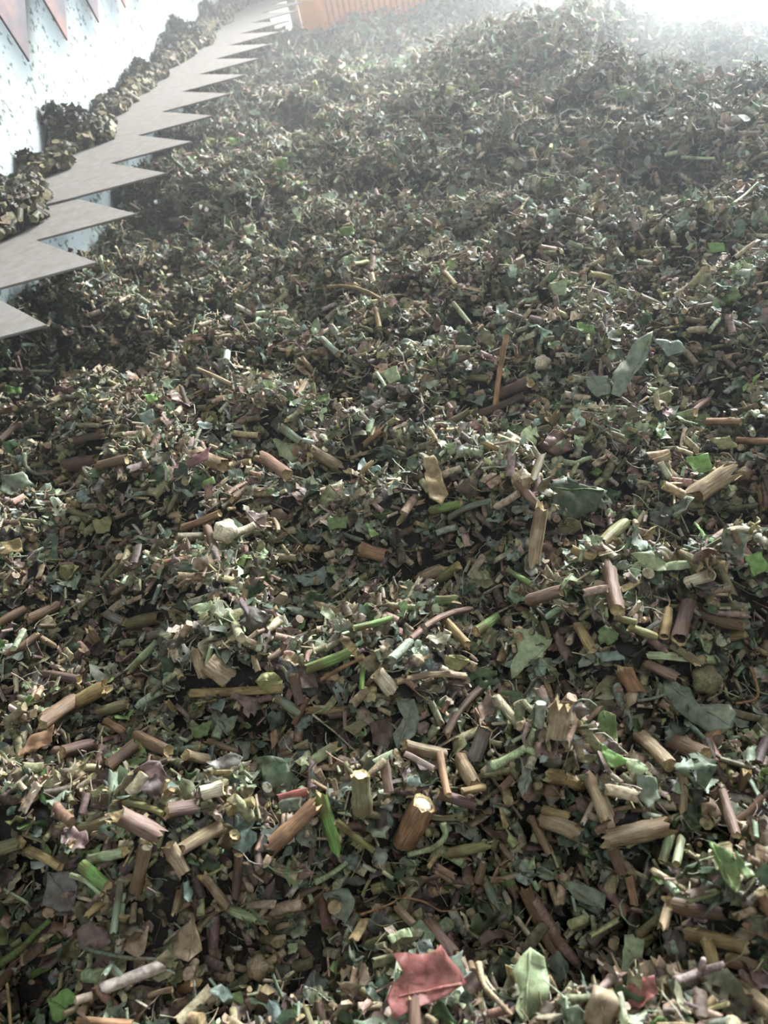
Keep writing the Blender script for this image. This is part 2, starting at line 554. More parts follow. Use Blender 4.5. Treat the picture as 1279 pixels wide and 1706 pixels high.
def put_leaf(name, center, normal, polym, color, curl=.3, jag=.0016, scale=1.0, midrib=False, wr=1.0, xdir=None, solid=True):
    n = normal.normalized()
    x = (xdir or cx_)
    x = (x - n * x.dot(n)).normalized()
    y = n.cross(x)
    V, Fc = leaf_mesh(polym, scale, curl, jag, wr=wr)
    o = link_mesh(name, V, Fc, LEAF[color])
    M_ = Matrix((x, y, n)).transposed().to_4x4(); M_.translation = center
    o.matrix_world = M_
    md = o.modifiers.new('thickness', 'SOLIDIFY'); md.thickness = .0005; md.offset = 0
    if midrib:     # a raised rib along the longest way across the blade
        A = max(polym, key=lambda p: p[0] ** 2 + p[1] ** 2); B_ = max(polym, key=lambda p: (p[0] - A[0]) ** 2 + (p[1] - A[1]) ** 2)
        pts = []
        for i in range(9):
            t = .06 + i * .11
            tx, ty = A[0] * (1 - t) + B_[0] * t, A[1] * (1 - t) + B_[1] * t
            z = min(V, key=lambda v: (v[0] - tx) ** 2 + (v[1] - ty) ** 2)[2]
            pts.append((tx, ty, z + .0004))
        L_ = math.hypot(A[0] - B_[0], A[1] - B_[1])
        rv, rf = [], []
        dx, dy = (B_[0] - A[0]) / L_, (B_[1] - A[1]) / L_
        for i, p in enumerate(pts):
            w = (.0011 - .00009 * i)
            for k in range(5):
                a = 2 * math.pi * k / 5
                rv.append((p[0] - dy * w * math.cos(a), p[1] + dx * w * math.cos(a), p[2] + w * math.sin(a)))
        for i in range(8):
            for k in range(5):
                a, b = i * 5 + k, i * 5 + (k + 1) % 5
                rf.append((a, b, b + 5, a + 5))
        rf += [(4, 3, 2, 1, 0), (40, 41, 42, 43, 44)]
        link_mesh('midrib', rv, rf, STEM[color if color not in ('dark green',) else 'green'], o)
    rad = max(math.hypot(a, b) for a, b in polym)
    if solid:
        for a, b in polym:
            q = M_ @ Vector((a * .62, b * .62, 0))
            footprints.append((q.x, q.y, rad * .38, q.z + .001, .001))
    if solid: footprints.append((center.x, center.y, rad * .6, center.z + .001, .001))
    return o


# ------------------------------------------------------------------ named pieces, one line each:
# S x1 y1 x2 y2 width colour [options]   options: p pith, r ragged, n node, b bend, u/U lift of far end (upright), f flat strip
anchors = []      # (x, y, px, py, short name)
things = []       # (object, px, py, colour, kind, size word, label or None)

STALKS = [
    (705, 1340, 672, 1402, 42, 'orange-brown', 'pr', .004, 'thick orange-brown stalk stub with white pith at its cut end', 'thick white-pithed stub'),
    (600, 1292, 604, 1352, 32, 'olive', 'pn', .01, 'thick olive stalk standing upright with a bright white cut top', 'upright white-topped stalk'),
    (1105, 1378, 1013, 1397, 32, 'tan', 'rn', .004, 'thick tan stalk piece with a ragged split end, lying level', 'thick ragged tan stalk'),
    (652, 1150, 628, 1122, 26, 'cream', 'p', .004, 'pale cream stalk piece sloping to its cut end among brown bits', 'pale cream stalk'),
    (380, 1132, 345, 1105, 34, 'tan', 'pn', .004, 'fat pale tan stalk stub above the long yellow strip', 'fat pale stub'),
    (843, 560, 825, 672, 9, 'orange-brown', 'u', .02, 'thin straight orange-brown stick leaning upright from the heap', 'upright orange-brown stick'),
    (318, 1155, 468, 1147, 15, 'golden', 'f', .004, 'long flat yellow stalk strip lying level across the heap', 'long yellow strip'),
    (536, 1328, 560, 1412, 22, 'bright green', 'r', .006, 'bright green stalk piece pointing down beside the thick tan stalk', 'bright green stalk'),
    (138, 1442, 178, 1475, 21, 'bright green', '', .004, 'short plump bright green stalk piece near the left edge', 'plump green stalk'),
    (118, 1458, 168, 1490, 9, 'pale green', 'b', .004, 'thin pale green split stalk under the plump green one', None),
    (1165, 822, 1210, 792, 34, 'tan', 'r', .008, 'broad tan stalk block standing up near the right edge', 'broad tan block'),
    (903, 850, 890, 935, 22, 'tan', 'ru', .012, 'upright splintered tan stump below the dark green leaf', 'splintered upright stump'),
    (935, 1180, 928, 1226, 34, 'tan', 'rn', .006, 'fat barrel-shaped tan stalk piece left of the bright green folded leaf', 'barrel-shaped tan stalk'),
    (1148, 1005, 1132, 1064, 24, 'purple-brown', 'p', .006, 'purple-brown hollow stalk standing tilted with open top', 'tilted purple-brown stalk'),
    (1015, 950, 1028, 1015, 24, 'reddish brown', 'r', .006, 'reddish brown pointed bark piece standing in the heap', 'pointed reddish bark'),
    (885, 1000, 935, 985, 22, 'pink-brown', '', .004, None, None),
    (728, 970, 762, 943, 18, 'yellow-green', '', .004, 'yellow-green stalk piece pointing up to the right, mid heap', 'yellow-green stalk'),
    (700, 962, 733, 948, 20, 'tan', 'r', .003, None, None),
    (1002, 907, 1040, 872, 19, 'yellow-green', '', .004, None, None),
    (1147, 970, 1185, 957, 20, 'cream', 'p', .004, 'short cream stalk chunk with pale cut face at right', 'cream chunk'),
    (800, 690, 870, 660, 14, 'dark brown', '', .003, 'long dark brown stalk lying behind the upright orange-brown stick base', 'long dark stalk'),
    (838, 655, 880, 637, 20, 'purple-brown', '', .005, None, None),
    (1178, 703, 1232, 703, 14, 'orange-brown', '', .003, None, None),
    (1228, 733, 1290, 735, 12, 'orange-brown', '', .003, None, None),
    (860, 802, 900, 845, 16, 'pink-brown', 'r', .006, None, None),
    (750, 862, 820, 835, 11, 'grey-green', 'b', .004, None, None),
    (720, 850, 765, 840, 16, 'green', '', .003, None, None),
    (845, 950, 884, 973, 10, 'green', '', .003, None, None),
    (305, 880, 365, 856, 13, 'orange-brown', '', .006, 'reddish tan stalk stick left of the pale round knob', 'reddish tan stick'),
    (345, 880, 360, 930, 14, 'brown', '', .003, None, None),
    (110, 776, 158, 768, 24, 'purple-brown', 'n', .003, None, None),
    (165, 777, 210, 766, 16, 'brown', '', .003, None, None),
    (468, 712, 500, 736, 14, 'grey-green', '', .005, 'short smooth grey-green stalk behind the pale green scrap', None),
    (525, 755, 562, 776, 20, 'tan', 'r', .004, None, None),
    (440, 765, 476, 790, 20, 'reddish brown', 'r', .003, None, None),
    (600, 915, 637, 925, 24, 'orange-brown', '', .003, None, None),
    (370, 775, 330, 755, 24, 'tan', 'b', .005, None, None),
    (217, 1040, 268, 1028, 22, 'olive', 'p', .005, None, None),
    (180, 1023, 207, 1036, 16, 'grey', '', .004, None, None),
    (250, 1060, 290, 1046, 13, 'grey', '', .005, None, None),
    (215, 1117, 260, 1070, 14, 'pale green', 'r', .006, 'pale green stalk piece slanting up over dark hollow at left', 'slanting pale green stalk'),
    (327, 1085, 338, 1125, 18, 'tan', '', .006, None, None),
    (75, 1122, 130, 1132, 15, 'purple-brown', '', .003, None, None),
    (125, 1172, 170, 1147, 26, 'golden', 'r', .004, None, None),
    (75, 1202, 125, 1168, 26, 'brown', 'r', .004, None, None),
    (165, 1186, 210, 1173, 19, 'olive', '', .003, None, None),
    (175, 1200, 205, 1219, 13, 'orange-brown', 'f', .004, None, None),
    (230, 1226, 280, 1250, 21, 'brown', '', .004, None, None),
    (105, 1253, 150, 1241, 22, 'purple-brown', '', .004, None, None),
    (185, 1275, 225, 1242, 22, 'dark brown', '', .003, None, None),
    (0, 1037, 42, 1014, 15, 'brown', '', .003, None, None),
    (50, 1030, 95, 1008, 17, 'brown', '', .003, None, None),
    (310, 1258, 345, 1265, 18, 'tan', '', .003, None, None),
    (338, 1320, 370, 1311, 24, 'cream', 'p', .006, None, None),
    (280, 1352, 325, 1345, 24, 'purple-brown', '', .005, None, None),
    (348, 1235, 392, 1250, 11, 'tan', 'r', .004, None, None),
    (25, 1115, 28, 1152, 9, 'cream', '', .004, None, None),
    (190, 1338, 270, 1356, 12, 'yellow-green', 'b', .005, None, None),
    (60, 1058, 90, 1076, 11, 'tan', '', .003, None, None),
    (590, 1046, 650, 1030, 11, 'green', '', .005, None, None),
    (793, 1052, 826, 1028, 18, 'green', '', .005, 'short green stalk pair end pointing up, mid heap', 'short green stalk'),
    (738, 1030, 777, 1071, 16, 'golden', 'r', .005, None, None),
    (685, 1065, 782, 1015, 11, 'reddish brown', 'rb', .005, 'long thin reddish brown twig slanting up mid heap', 'long reddish twig'),
    (490, 1125, 500, 1170, 18, 'purple-brown', '', .006, None, None),
    (605, 1110, 603, 1149, 9, 'bright green', '', .006, None, None),
    (511, 1163, 490, 1205, 11, 'reddish brown', 'p', .007, None, None),
    (460, 1163, 497, 1187, 16, 'grey-green', '', .003, None, None),
    (515, 1112, 582, 1086, 18, 'green', 'r', .004, None, None),
    (535, 1132, 605, 1095, 7, 'orange-brown', '', .007, None, None),
    (660, 1137, 775, 1127, 11, 'tan', 'rb', .004, 'long frayed tan stem right of the pale cream stalk', 'long frayed stem'),
    (745, 1222, 800, 1150, 14, 'dark brown', 'rb', .004, None, None),
    (790, 1262, 808, 1215, 25, 'grey', 'p', .006, None, None),
    (677, 1243, 737, 1256, 22, 'tan', 'r', .005, None, None),
    (675, 1256, 722, 1281, 10, 'pale pink', 'f', .009, 'narrow pale pink bark strip', 'pale pink strip'),
    (733, 1257, 746, 1322, 14, 'orange-brown', '', .006, None, None),
    (767, 1265, 790, 1306, 25, 'tan', 'r', .004, None, None),
    (465, 1330, 512, 1319, 14, 'red-pink', 'f', .005, None, None),
    (730, 1322, 790, 1341, 18, 'purple-brown', '', .003, None, None),
    (770, 1319, 806, 1312, 12, 'golden', '', .006, None, None),
    (640, 1270, 648, 1318, 17, 'pink-brown', 'f', .008, None, None),
    (962, 1042, 985, 1082, 18, 'golden', '', .005, None, None),
    (1050, 1046, 1092, 1060, 14, 'yellow-green', '', .005, None, None),
    (1026, 1028, 1058, 1036, 12, 'yellow-green', '', .003, None, None),
    (1113, 1015, 1106, 1060, 17, 'golden', 'p', .007, None, None),
    (1040, 1120, 1056, 1146, 28, 'orange-brown', 'r', .005, None, None),
    (1068, 1230, 1114, 1274, 24, 'tan', 'n', .008, 'tan pod-like stalk piece right of the bright green folded leaf', 'pod-like tan piece'),
    (1125, 1240, 1172, 1261, 31, 'brown', 'n', .004, None, None),
    (985, 1300, 1010, 1362, 28, 'tan', 'r', .005, None, None),
    (1080, 1108, 1125, 1128, 18, 'pink-brown', '', .003, None, None),
    (905, 1365, 958, 1386, 28, 'tan', 'r', .004, 'tan stalk half lying left of the thick ragged tan stalk', None),
    (905, 1350, 945, 1361, 16, 'golden', '', .010, None, None),
    (885, 1362, 915, 1421, 14, 'brown', '', .003, None, None),
    (1020, 1412, 1035, 1450, 20, 'pink-brown', '', .001, None, None),
    (1047, 1463, 1056, 1506, 15, 'orange-brown', 'f', .006, 'vivid orange-brown wood chip near lower right', 'vivid orange chip'),
    (1203, 1320, 1226, 1390, 17, 'pink-brown', '', .006, 'pinkish brown stalk slanting down near the right edge', None),
    (1118, 1390, 1104, 1436, 16, 'pale green', 'p', .006, None, None),
    (1134, 1398, 1126, 1438, 14, 'pale green', '', .004, None, None),
    (1146, 1555, 1240, 1577, 23, 'golden', 'n', .004, 'long golden tan stalk lying level near lower right', 'long golden stalk'),
    (1266, 1488, 1284, 1522, 18, 'orange-brown', '', .004, None, None),
    (-6, 1416, 32, 1403, 22, 'olive', '', .004, None, None),
    (50, 1418, 100, 1445, 15, 'golden', '', .005, None, None),
    (155, 1430, 205, 1419, 17, 'pale green', 'r', .005, None, None),
    (243, 1410, 227, 1483, 22, 'brown', 'p', .006, 'brown stalk piece standing beside the plump green stalk', None),
    (283, 1410, 306, 1452, 24, 'tan', 'n', .006, None, None),
    (200, 1360, 256, 1388, 31, 'pink-brown', 'r', .006, 'wide pinkish brown stalk piece at left, frayed ends', 'wide pinkish stalk'),
    (340, 1462, 376, 1508, 16, 'tan', 'r', .005, None, None),
    (397, 1425, 392, 1492, 16, 'purple-brown', '', .005, 'dark purple-brown stalk standing straight, lower left', None),
    (366, 1378, 310, 1411, 22, 'tan', 'r', .006, None, None),
    (455, 1408, 520, 1345, 26, 'orange-brown', 'rn', .006, 'long orange-brown stalk left of the bright green stalk', None),
    (560, 1370, 620, 1415, 12, 'yellow-green', '', .004, None, None),
    (750, 1420, 806, 1408, 18, 'yellow-green', 'r', .005, None, None),
    (805, 1436, 796, 1470, 16, 'brown', 'p', .004, None, None),
    (660, 1510, 696, 1547, 14, 'tan', 'r', .006, None, None),
    (715, 1540, 756, 1592, 22, 'purple-brown', 'r', .003, None, None),
    (200, 1470, 188, 1552, 12, 'grey-green', '', .003, None, None),
    (12, 1640, 18, 1712, 5, 'golden', '', .012, None, None),
    (130, 1700, 220, 1706, 12, 'orange-brown', '', .004, None, None),
    (340, 1128, 352, 1075, 10, 'pale green', '', .004, None, None),
    (1135, 262, 1190, 264, 5, 'pale green', '', .012, 'pale green stem lying on the hazy far heap, at right', 'pale green far stem'),
    (545, 478, 640, 502, 6, 'golden', 'b', .01, 'long bent tan stem lying on the middle heap', 'long bent tan stem'),
    (755, 505, 782, 538, 8, 'pale green', '', .008, None, None),
    (330, 615, 385, 640, 7, 'tan', '', .006, None, None),
    (535, 565, 562, 590, 11, 'grey-green', '', .006, None, None),
    (625, 515, 632, 545, 9, 'golden', '', .008, None, None),
    (1150, 690, 1180, 665, 9, 'pink-brown', '', .006, None, None),
    (590, 440, 612, 436, 8, 'yellow-green', '', .008, None, None),
    (740, 455, 758, 475, 9, 'golden', '', .006, None, None),
]
LEAVES = [
    ([(654, 1589), (700, 1592), (724, 1585), (734, 1574), (778, 1636), (721, 1669), (690, 1680), (657, 1700), (644, 1663), (672, 1620)], 'red-pink', .006, .12, 'm', 'large torn red-pink leaf scrap, bottom centre', 'large red-pink leaf'),
    ([(850, 1618), (883, 1578), (907, 1595), (915, 1645), (900, 1685), (873, 1706), (857, 1680), (866, 1652)], 'pale green', .005, .2, 'm', 'grey-green torn leaf right of the large red-pink leaf', 'torn grey-green leaf'),
    ([(912, 812), (945, 792), (965, 805), (1012, 818), (996, 845), (960, 864), (920, 852)], 'dark green', .008, .25, 'm', 'large dark green leaf shadowed behind the upright stump', 'large dark green leaf'),
    ([(855, 1050), (890, 1050), (922, 1065), (906, 1085), (903, 1100), (870, 1115), (852, 1132), (850, 1110), (862, 1085)], 'pale green', .006, .25, 'm', 'pale green toothed leaf in the middle right of heap', 'pale toothed leaf'),
    ([(1105, 1135), (1120, 1132), (1150, 1145), (1165, 1175), (1215, 1173), (1226, 1186), (1220, 1212), (1180, 1220), (1150, 1200), (1125, 1182), (1103, 1160)], 'grey-green', .006, .3, 'm', 'large limp grey-green leaf near the right edge', 'large limp grey leaf'),
    ([(995, 1197), (1006, 1184), (1026, 1192), (1030, 1242), (1013, 1248), (998, 1235)], 'green', .010, .3, 'm', 'upright half of green folded leaf with fine ribs', 'ribbed green leaf'),
    ([(1000, 1238), (1020, 1250), (1045, 1268), (1038, 1276), (1016, 1278), (1005, 1262)], 'bright green', .010, .3, '', 'vivid bright green folded leaf, lower right', 'bright green folded leaf'),
    ([(1040, 1262), (1062, 1266), (1080, 1280), (1068, 1292), (1046, 1284)], 'pale green', .008, .2, '', None, None),
    ([(1060, 1290), (1092, 1296), (1100, 1330), (1078, 1348), (1062, 1322)], 'grey-green', .004, .3, '', None, None),
    ([(1020, 622), (1062, 566), (1085, 560), (1080, 590), (1056, 625), (1032, 662), (1018, 655)], 'grey-green', .010, .25, 'm', 'tall folded grey-green leaf standing right of the orange-brown stick', 'tall folded leaf'),
    ([(975, 628), (1012, 625), (1018, 655), (995, 662), (978, 645)], 'grey-green', .006, .2, '', None, None),
    ([(1088, 566), (1130, 566), (1143, 586), (1112, 594)], 'blue-green', .014, .25, '', 'pale blue-green leaf tip right of the tall folded leaf', 'pale blue-green leaf'),
    ([(960, 535), (988, 543), (990, 556), (962, 552)], 'bright green', .012, .25, '', 'small bright green leaf left behind the tall folded leaf', 'small bright leaf'),
    ([(78, 1452), (120, 1452), (130, 1475), (125, 1515), (100, 1520), (70, 1508), (76, 1480)], 'grey', .004, .25, 'm', 'limp dark grey leaf below the plump green stalk', 'dark grey leaf'),
    ([(128, 1550), (150, 1535), (178, 1550), (185, 1570), (170, 1580), (130, 1574)], 'purple-brown', .004, .2, '', None, None),
    ([(285, 1575), (303, 1545), (325, 1524), (329, 1550), (335, 1582), (315, 1603), (288, 1595)], 'tan', .010, .4, 'm', 'crumpled pale tan leaf standing near the bottom left', 'crumpled tan leaf'),
    ([(80, 1665), (112, 1646), (132, 1656), (126, 1692), (95, 1704), (84, 1690)], 'bright green', .006, .3, 'm', 'bright green leaf in the bottom left corner', 'corner green leaf'),
    ([(535, 1487), (580, 1480), (592, 1500), (575, 1540), (552, 1522)], 'grey-green', .004, .3, '', None, None),
    ([(645, 1560), (680, 1545), (692, 1574), (660, 1586)], 'pale green', .004, .2, '', None, None),
    ([(1180, 1400), (1210, 1415), (1236, 1440), (1228, 1490), (1205, 1465)], 'green', .006, .25, 'm', 'smooth mid-green leaf near the lower right edge', 'smooth green leaf'),
    ([(1222, 1415), (1258, 1460), (1242, 1466), (1230, 1450)], 'green', .006, .2, '', None, None),
    ([(925, 1465), (970, 1470), (1010, 1490), (1006, 1515), (962, 1500), (940, 1478)], 'grey-green', .005, .35, 'm', None, None),
    ([(1040, 1557), (1075, 1555), (1070, 1600), (1036, 1622)], 'pale green', .005, .3, '', None, None),
    ([(1045, 1640), (1090, 1625), (1096, 1650), (1066, 1682), (1045, 1672)], 'red-pink', .005, .3, '', 'small red-pink leaf scrap, bottom right', 'small red-pink leaf'),
    ([(30, 1262), (50, 1225), (92, 1208), (86, 1235), (62, 1250)], 'orange-brown', .006, .3, '', None, None),
    ([(345, 1272), (372, 1258), (385, 1254), (405, 1262), (396, 1276), (360, 1283)], 'grey', .008, .4, '', 'crumpled shiny grey leaf, left of centre', 'crumpled grey leaf'),
    ([(315, 1212), (355, 1200), (346, 1226), (325, 1230)], 'green', .004, .3, '', None, None),
    ([(372, 1200), (396, 1190), (390, 1212), (378, 1222)], 'grey-green', .006, .3, '', None, None),
    ([(318, 1012), (350, 998), (370, 1020), (342, 1034)], 'pale green', .006, .4, '', None, None),
    ([(795, 1177), (815, 1150), (826, 1185), (808, 1192), (800, 1216)], 'pink-brown', .008, .3, '', None, None),
    ([(660, 1165), (690, 1165), (698, 1195), (690, 1226), (662, 1250), (653, 1222), (672, 1195)], 'grey-green', .006, .3, 'm', 'grey-green limp leaf hanging below the pale cream stalk', 'limp hanging leaf'),
    ([(615, 1206), (640, 1195), (656, 1215), (645, 1250), (620, 1240)], 'dark brown', .005, .3, '', None, None),
    ([(570, 1212), (600, 1198), (613, 1206), (590, 1226)], 'olive', .006, .3, '', None, None),
    ([(450, 1222), (459, 1214), (464, 1235), (452, 1250)], 'orange-brown', .008, .2, '', None, None),
    ([(425, 1262), (470, 1262), (500, 1300), (478, 1335), (440, 1310)], 'dark green', .002, .25, '', None, None),
    ([(990, 1086), (1028, 1084), (1042, 1098), (1002, 1104)], 'blue-green', .006, .25, '', None, None),
    ([(985, 890), (1005, 895), (1000, 910), (985, 908)], 'pale green', .004, .3, '', None, None),
    ([(1050, 925), (1085, 916), (1110, 935), (1150, 935), (1155, 948), (1100, 952), (1070, 942)], 'pale green', .010, .35, '', 'whitish green crumpled leaf above the cream chunk', 'whitish crumpled leaf'),
    ([(1240, 926), (1268, 920), (1282, 946), (1255, 962)], 'bright green', .008, .3, '', 'bright green leaf at the right edge', 'edge green leaf'),
    ([(705, 762), (722, 755), (747, 820), (736, 842), (715, 830), (708, 800)], 'golden', .014, .5, '', 'folded yellowish leaf sheath standing at the centre', 'folded yellow sheath'),
    ([(275, 778), (308, 770), (330, 752), (352, 745), (346, 766), (320, 777), (290, 781)], 'magenta-brown', .012, .35, '', 'curled magenta-brown leaf, left of centre', 'curled magenta leaf'),
    ([(408, 850), (446, 855), (440, 886), (420, 880)], 'pale pink', .010, .3, 'm', 'small pale pink leaf right of the pale round knob', 'pale pink leaf'),
    ([(455, 735), (513, 740), (502, 760), (484, 772), (464, 758)], 'pale green', .010, .25, 'm', 'flat pale green leaf scrap, left of centre', 'flat pale green scrap'),
    ([(608, 870), (632, 890), (618, 896)], 'bright green', .010, .2, '', 'tiny triangular bright green leaf at the centre', 'tiny bright leaf'),
    ([(543, 866), (580, 858), (577, 880), (548, 882)], 'green', .006, .25, '', None, None),
    ([(490, 962), (540, 944), (546, 970), (506, 978)], 'blue-green', .006, .25, '', None, None),
    ([(153, 866), (186, 862), (183, 886), (160, 889)], 'yellow-green', .008, .3, '', None, None),
    ([(0, 902), (34, 898), (38, 918), (0, 924)], 'golden', .006, .3, '', None, None),
    ([(230, 690), (255, 682), (262, 712), (240, 716)], 'blue-green', .010, .5, '', None, None),
    ([(0, 792), (38, 786), (55, 806), (20, 826), (0, 818)], 'grey-green', .008, .3, '', None, None),
    ([(1180, 730), (1215, 725), (1230, 745), (1200, 748)], 'yellow-green', .008, .3, '', None, None),
    ([(1142, 762), (1180, 756), (1185, 782), (1155, 790)], 'bright green', .010, .4, '', 'light green cupped leaf behind the broad tan block', 'cupped green leaf'),
    ([(636, 618), (660, 610), (668, 632), (648, 640)], 'pale green', .008, .3, '', None, None),
    ([(565, 380), (588, 376), (590, 392), (568, 394)], 'green', .014, .3, '', 'green leaf on the upper middle of heap', 'upper green leaf'),
    ([(375, 230), (398, 228), (403, 241), (382, 243)], 'bright green', .012, .2, '', 'bright green leaf beside the saw-toothed strip', 'far bright leaf'),
    ([(340, 232), (362, 228), (364, 240), (346, 244)], 'yellow-green', .012, .3, '', None, None),
    ([(445, 268), (478, 262), (482, 282), (450, 286)], 'green', .010, .3, '', None, None),
    ([(1020, 146), (1060, 140), (1068, 158), (1030, 164)], 'green', .010, .3, '', 'dim green leaf in the haze, upper right', 'hazy green leaf'),
    ([(905, 300), (922, 296), (924, 310), (908, 312)], 'green', .012, .3, '', None, None),
    ([(1048, 356), (1058, 356), (1066, 382), (1056, 386)], 'pale pink', .014, .2, '', None, None),
    ([(1178, 404), (1204, 404), (1208, 418), (1182, 420)], 'bright green', .012, .3, '', None, None),
    ([(915, 470), (945, 466), (942, 492), (922, 490)], 'pale green', .016, .4, '', None, None),
    ([(405, 378), (425, 374), (428, 388), (410, 390)], 'pale green', .012, .3, '', None, None),
    ([(525, 660), (548, 655), (550, 668), (530, 672)], 'green', .008, .3, '', None, None),
    ([(240, 658), (262, 655), (262, 668), (244, 670)], 'bright green', .008, .3, '', None, None),
    ([(8, 642), (34, 645), (36, 656), (12, 658)], 'bright green', .01, .3, '', None, None),
]
# bent stems: pixel path, width px, colour, label
BENT = [
    ([(737, 1372), (742, 1392), (722, 1412), (680, 1424)], 14, 'pale green', .008, 'pale green hooked stem beside the thick white-pithed stub', 'green hooked stem', []),
    ([(820, 1276), (850, 1262), (880, 1242)], 18, 'pale green', .010, 'pale green forked stem lying in front of the toothed pale leaf', 'pale forked stem', [[(880, 1242), (890, 1214)], [(880, 1244), (912, 1266)]]),
    ([(1064, 1556), (1084, 1540), (1104, 1520)], 18, 'olive', .006, 'olive forked stem left of the long golden stalk', 'olive forked stem', [[(1104, 1522), (1146, 1506)], [(1096, 1538), (1150, 1543)]]),
    ([(1125, 1636), (1150, 1626), (1176, 1614)], 18, 'pale pink', .008, 'pale forked stem like an antler, bottom right', 'pale antler-like stem', [[(1176, 1614), (1210, 1620)], [(1174, 1616), (1172, 1598)], [(1180, 1612), (1206, 1606)]]),
    ([(0, 1606), (38, 1578), (58, 1556), (84, 1532)], 16, 'green', .008, 'green mould-dusted stem at the left edge', 'mouldy green stem', []),
    ([(128, 1574), (165, 1586), (215, 1596), (258, 1598)], 10, 'grey-green', .008, None, None, []),
    ([(797, 1606), (806, 1640), (824, 1662), (852, 1692)], 13, 'tan', .008, 'curved tan root left of the torn grey-green leaf', 'curved tan root', []),
    ([(885, 1500), (908, 1530), (928, 1566), (960, 1604)], 29, 'pink-brown', .004, 'twisted brown rope-like stem, lower right of centre', 'twisted brown stem', []),
    ([(40, 755), (44, 778), (62, 790), (80, 788)], 8, 'grey-green', .012, 'thin curled grey-green tendril near the left edge', 'curled tendril', [[(76, 786), (88, 806)]]),
    ([(215, 912), (206, 934), (192, 960)], 13, 'olive', .008, None, None, [[(212, 922), (170, 965)]]),
    ([(600, 1524), (650, 1506), (668, 1496), (705, 1502), (736, 1518), (772, 1512)], 4, 'orange-brown', .014, 'fine orange-brown rootlet above the large red-pink leaf', 'fine rootlet', [[(668, 1496), (662, 1472)], [(668, 1496), (688, 1474)]]),
    ([(524, 1470), (552, 1456), (578, 1436)], 12, 'pale green', .008, None, None, []),
    ([(575, 1272), (588, 1290), (602, 1302)], 10, 'olive', .012, None, None, []),
    ([(640, 1268), (622, 1284), (610, 1296)], 16, 'tan', .012, None, None, []),
    ([(520, 1190), (560, 1222), (590, 1250)], 4, 'cream', .012, None, None, []),
    ([(1250, 1110), (1262, 1160), (1225, 1172)], 7, 'orange-brown', .006, None, None, []),
    ([(1060, 1167), (1085, 1164), (1108, 1156)], 7, 'grey-green', .010, None, None, []),
    ([(940, 770), (958, 772), (972, 766), (985, 762)], 12, 'pale green', .012, None, None, [[(960, 772), (946, 806)]]),
    ([(1220, 340), (1240, 325), (1262, 304)], 6, 'pale green', .014, None, None, []),
    ([(880, 1205), (872, 1230), (878, 1244)], 9, 'pale pink', .008, None, None, []),
]
# round knobs and buds
KNOBS = [
    (376, 886, 21, 'cream', 'pale round knob like a small bulb, left of centre', 'pale round knob'),
    (430, 1612, 20, 'tan', 'round ridged tan bud near the bottom left', 'ridged tan bud'),
    (1176, 1132, 24, 'olive', 'swollen olive bud cluster near the right edge', 'olive bud cluster'),
    (903, 605, 14, 'cream', 'small cream knob right of the orange-brown stick', 'small cream knob'),
    (1240, 790, 12, 'brown', None, None),
    (695, 1100, 11, 'tan', None, None),
    (870, 800, 18, 'tan', None, None),
]

CNT = {}
for (x1, y1, x2, y2, w, c, opt, lift, lab, short) in STALKS:
    pc = at((x1 + x2) / 2, (y1 + y2) / 2, lift)
    d = depth_of(pc)
    r = max(.0012, w / 2 * d / F)
    # both ends kept near the depth of the middle, then laid with a true slope on the heap
    pa, pb = at(x1, y1, lift + r), at(x2, y2, lift + r)
    mid = (pa + pb) / 2
    span = math.hypot(x1 - x2, y1 - y2) * d / F
    if (pa - pb).length > span * 1.5 or 'u' in opt:
        ra, rb = ray(x1, y1), ray(x2, y2)
        tilt = .55 if 'u' in opt else .3
        da, db = depth_of(pa), depth_of(pb)
        dm = min((da + db) / 2, d)
        dd = (da - db) / 2 * (1 - tilt)
        lim = span * .6
        dd = max(-lim, min(lim, dd))
        if 'u' in opt:
            dm = db; dd = 0
            pb = CAM + rb * (db + .004); pa = CAM + ra * (db - .002)
        else:
            pa = CAM + ra * (dm + dd); pb = CAM + rb * (dm - dd)
    kw = dict(ragged=.22 if 'p' in opt else (.85 if 'r' in opt else .4), node='n' in opt, bend=.06 if 'b' in opt else random.uniform(-.02, .02),
              flat=.3 if 'f' in opt else 1.0, sides=14 if w > 18 else 10, rings=7 if w > 12 else 5, taper=random.uniform(0, .12))
    nm = 'stalk_strip' if 'f' in opt else ('stick' if w < 10 else 'stalk_piece')
    if 'p' in opt:     # the pithed end faces up towards the viewer's end given first
        o = put_stalk(nm, pb, pa, r, c, True, **kw)
    else:
        o = put_stalk(nm, pa, pb, r, c, False, **kw)
    things.append([o, (x1 + x2) / 2, (y1 + y2) / 2, c, 'stick' if w < 10 else 'stalk piece', 'long' if span > 5 * r * 2 else 'short', lab])
    if short: anchors.append(((x1 + x2) / 2, (y1 + y2) / 2, short))

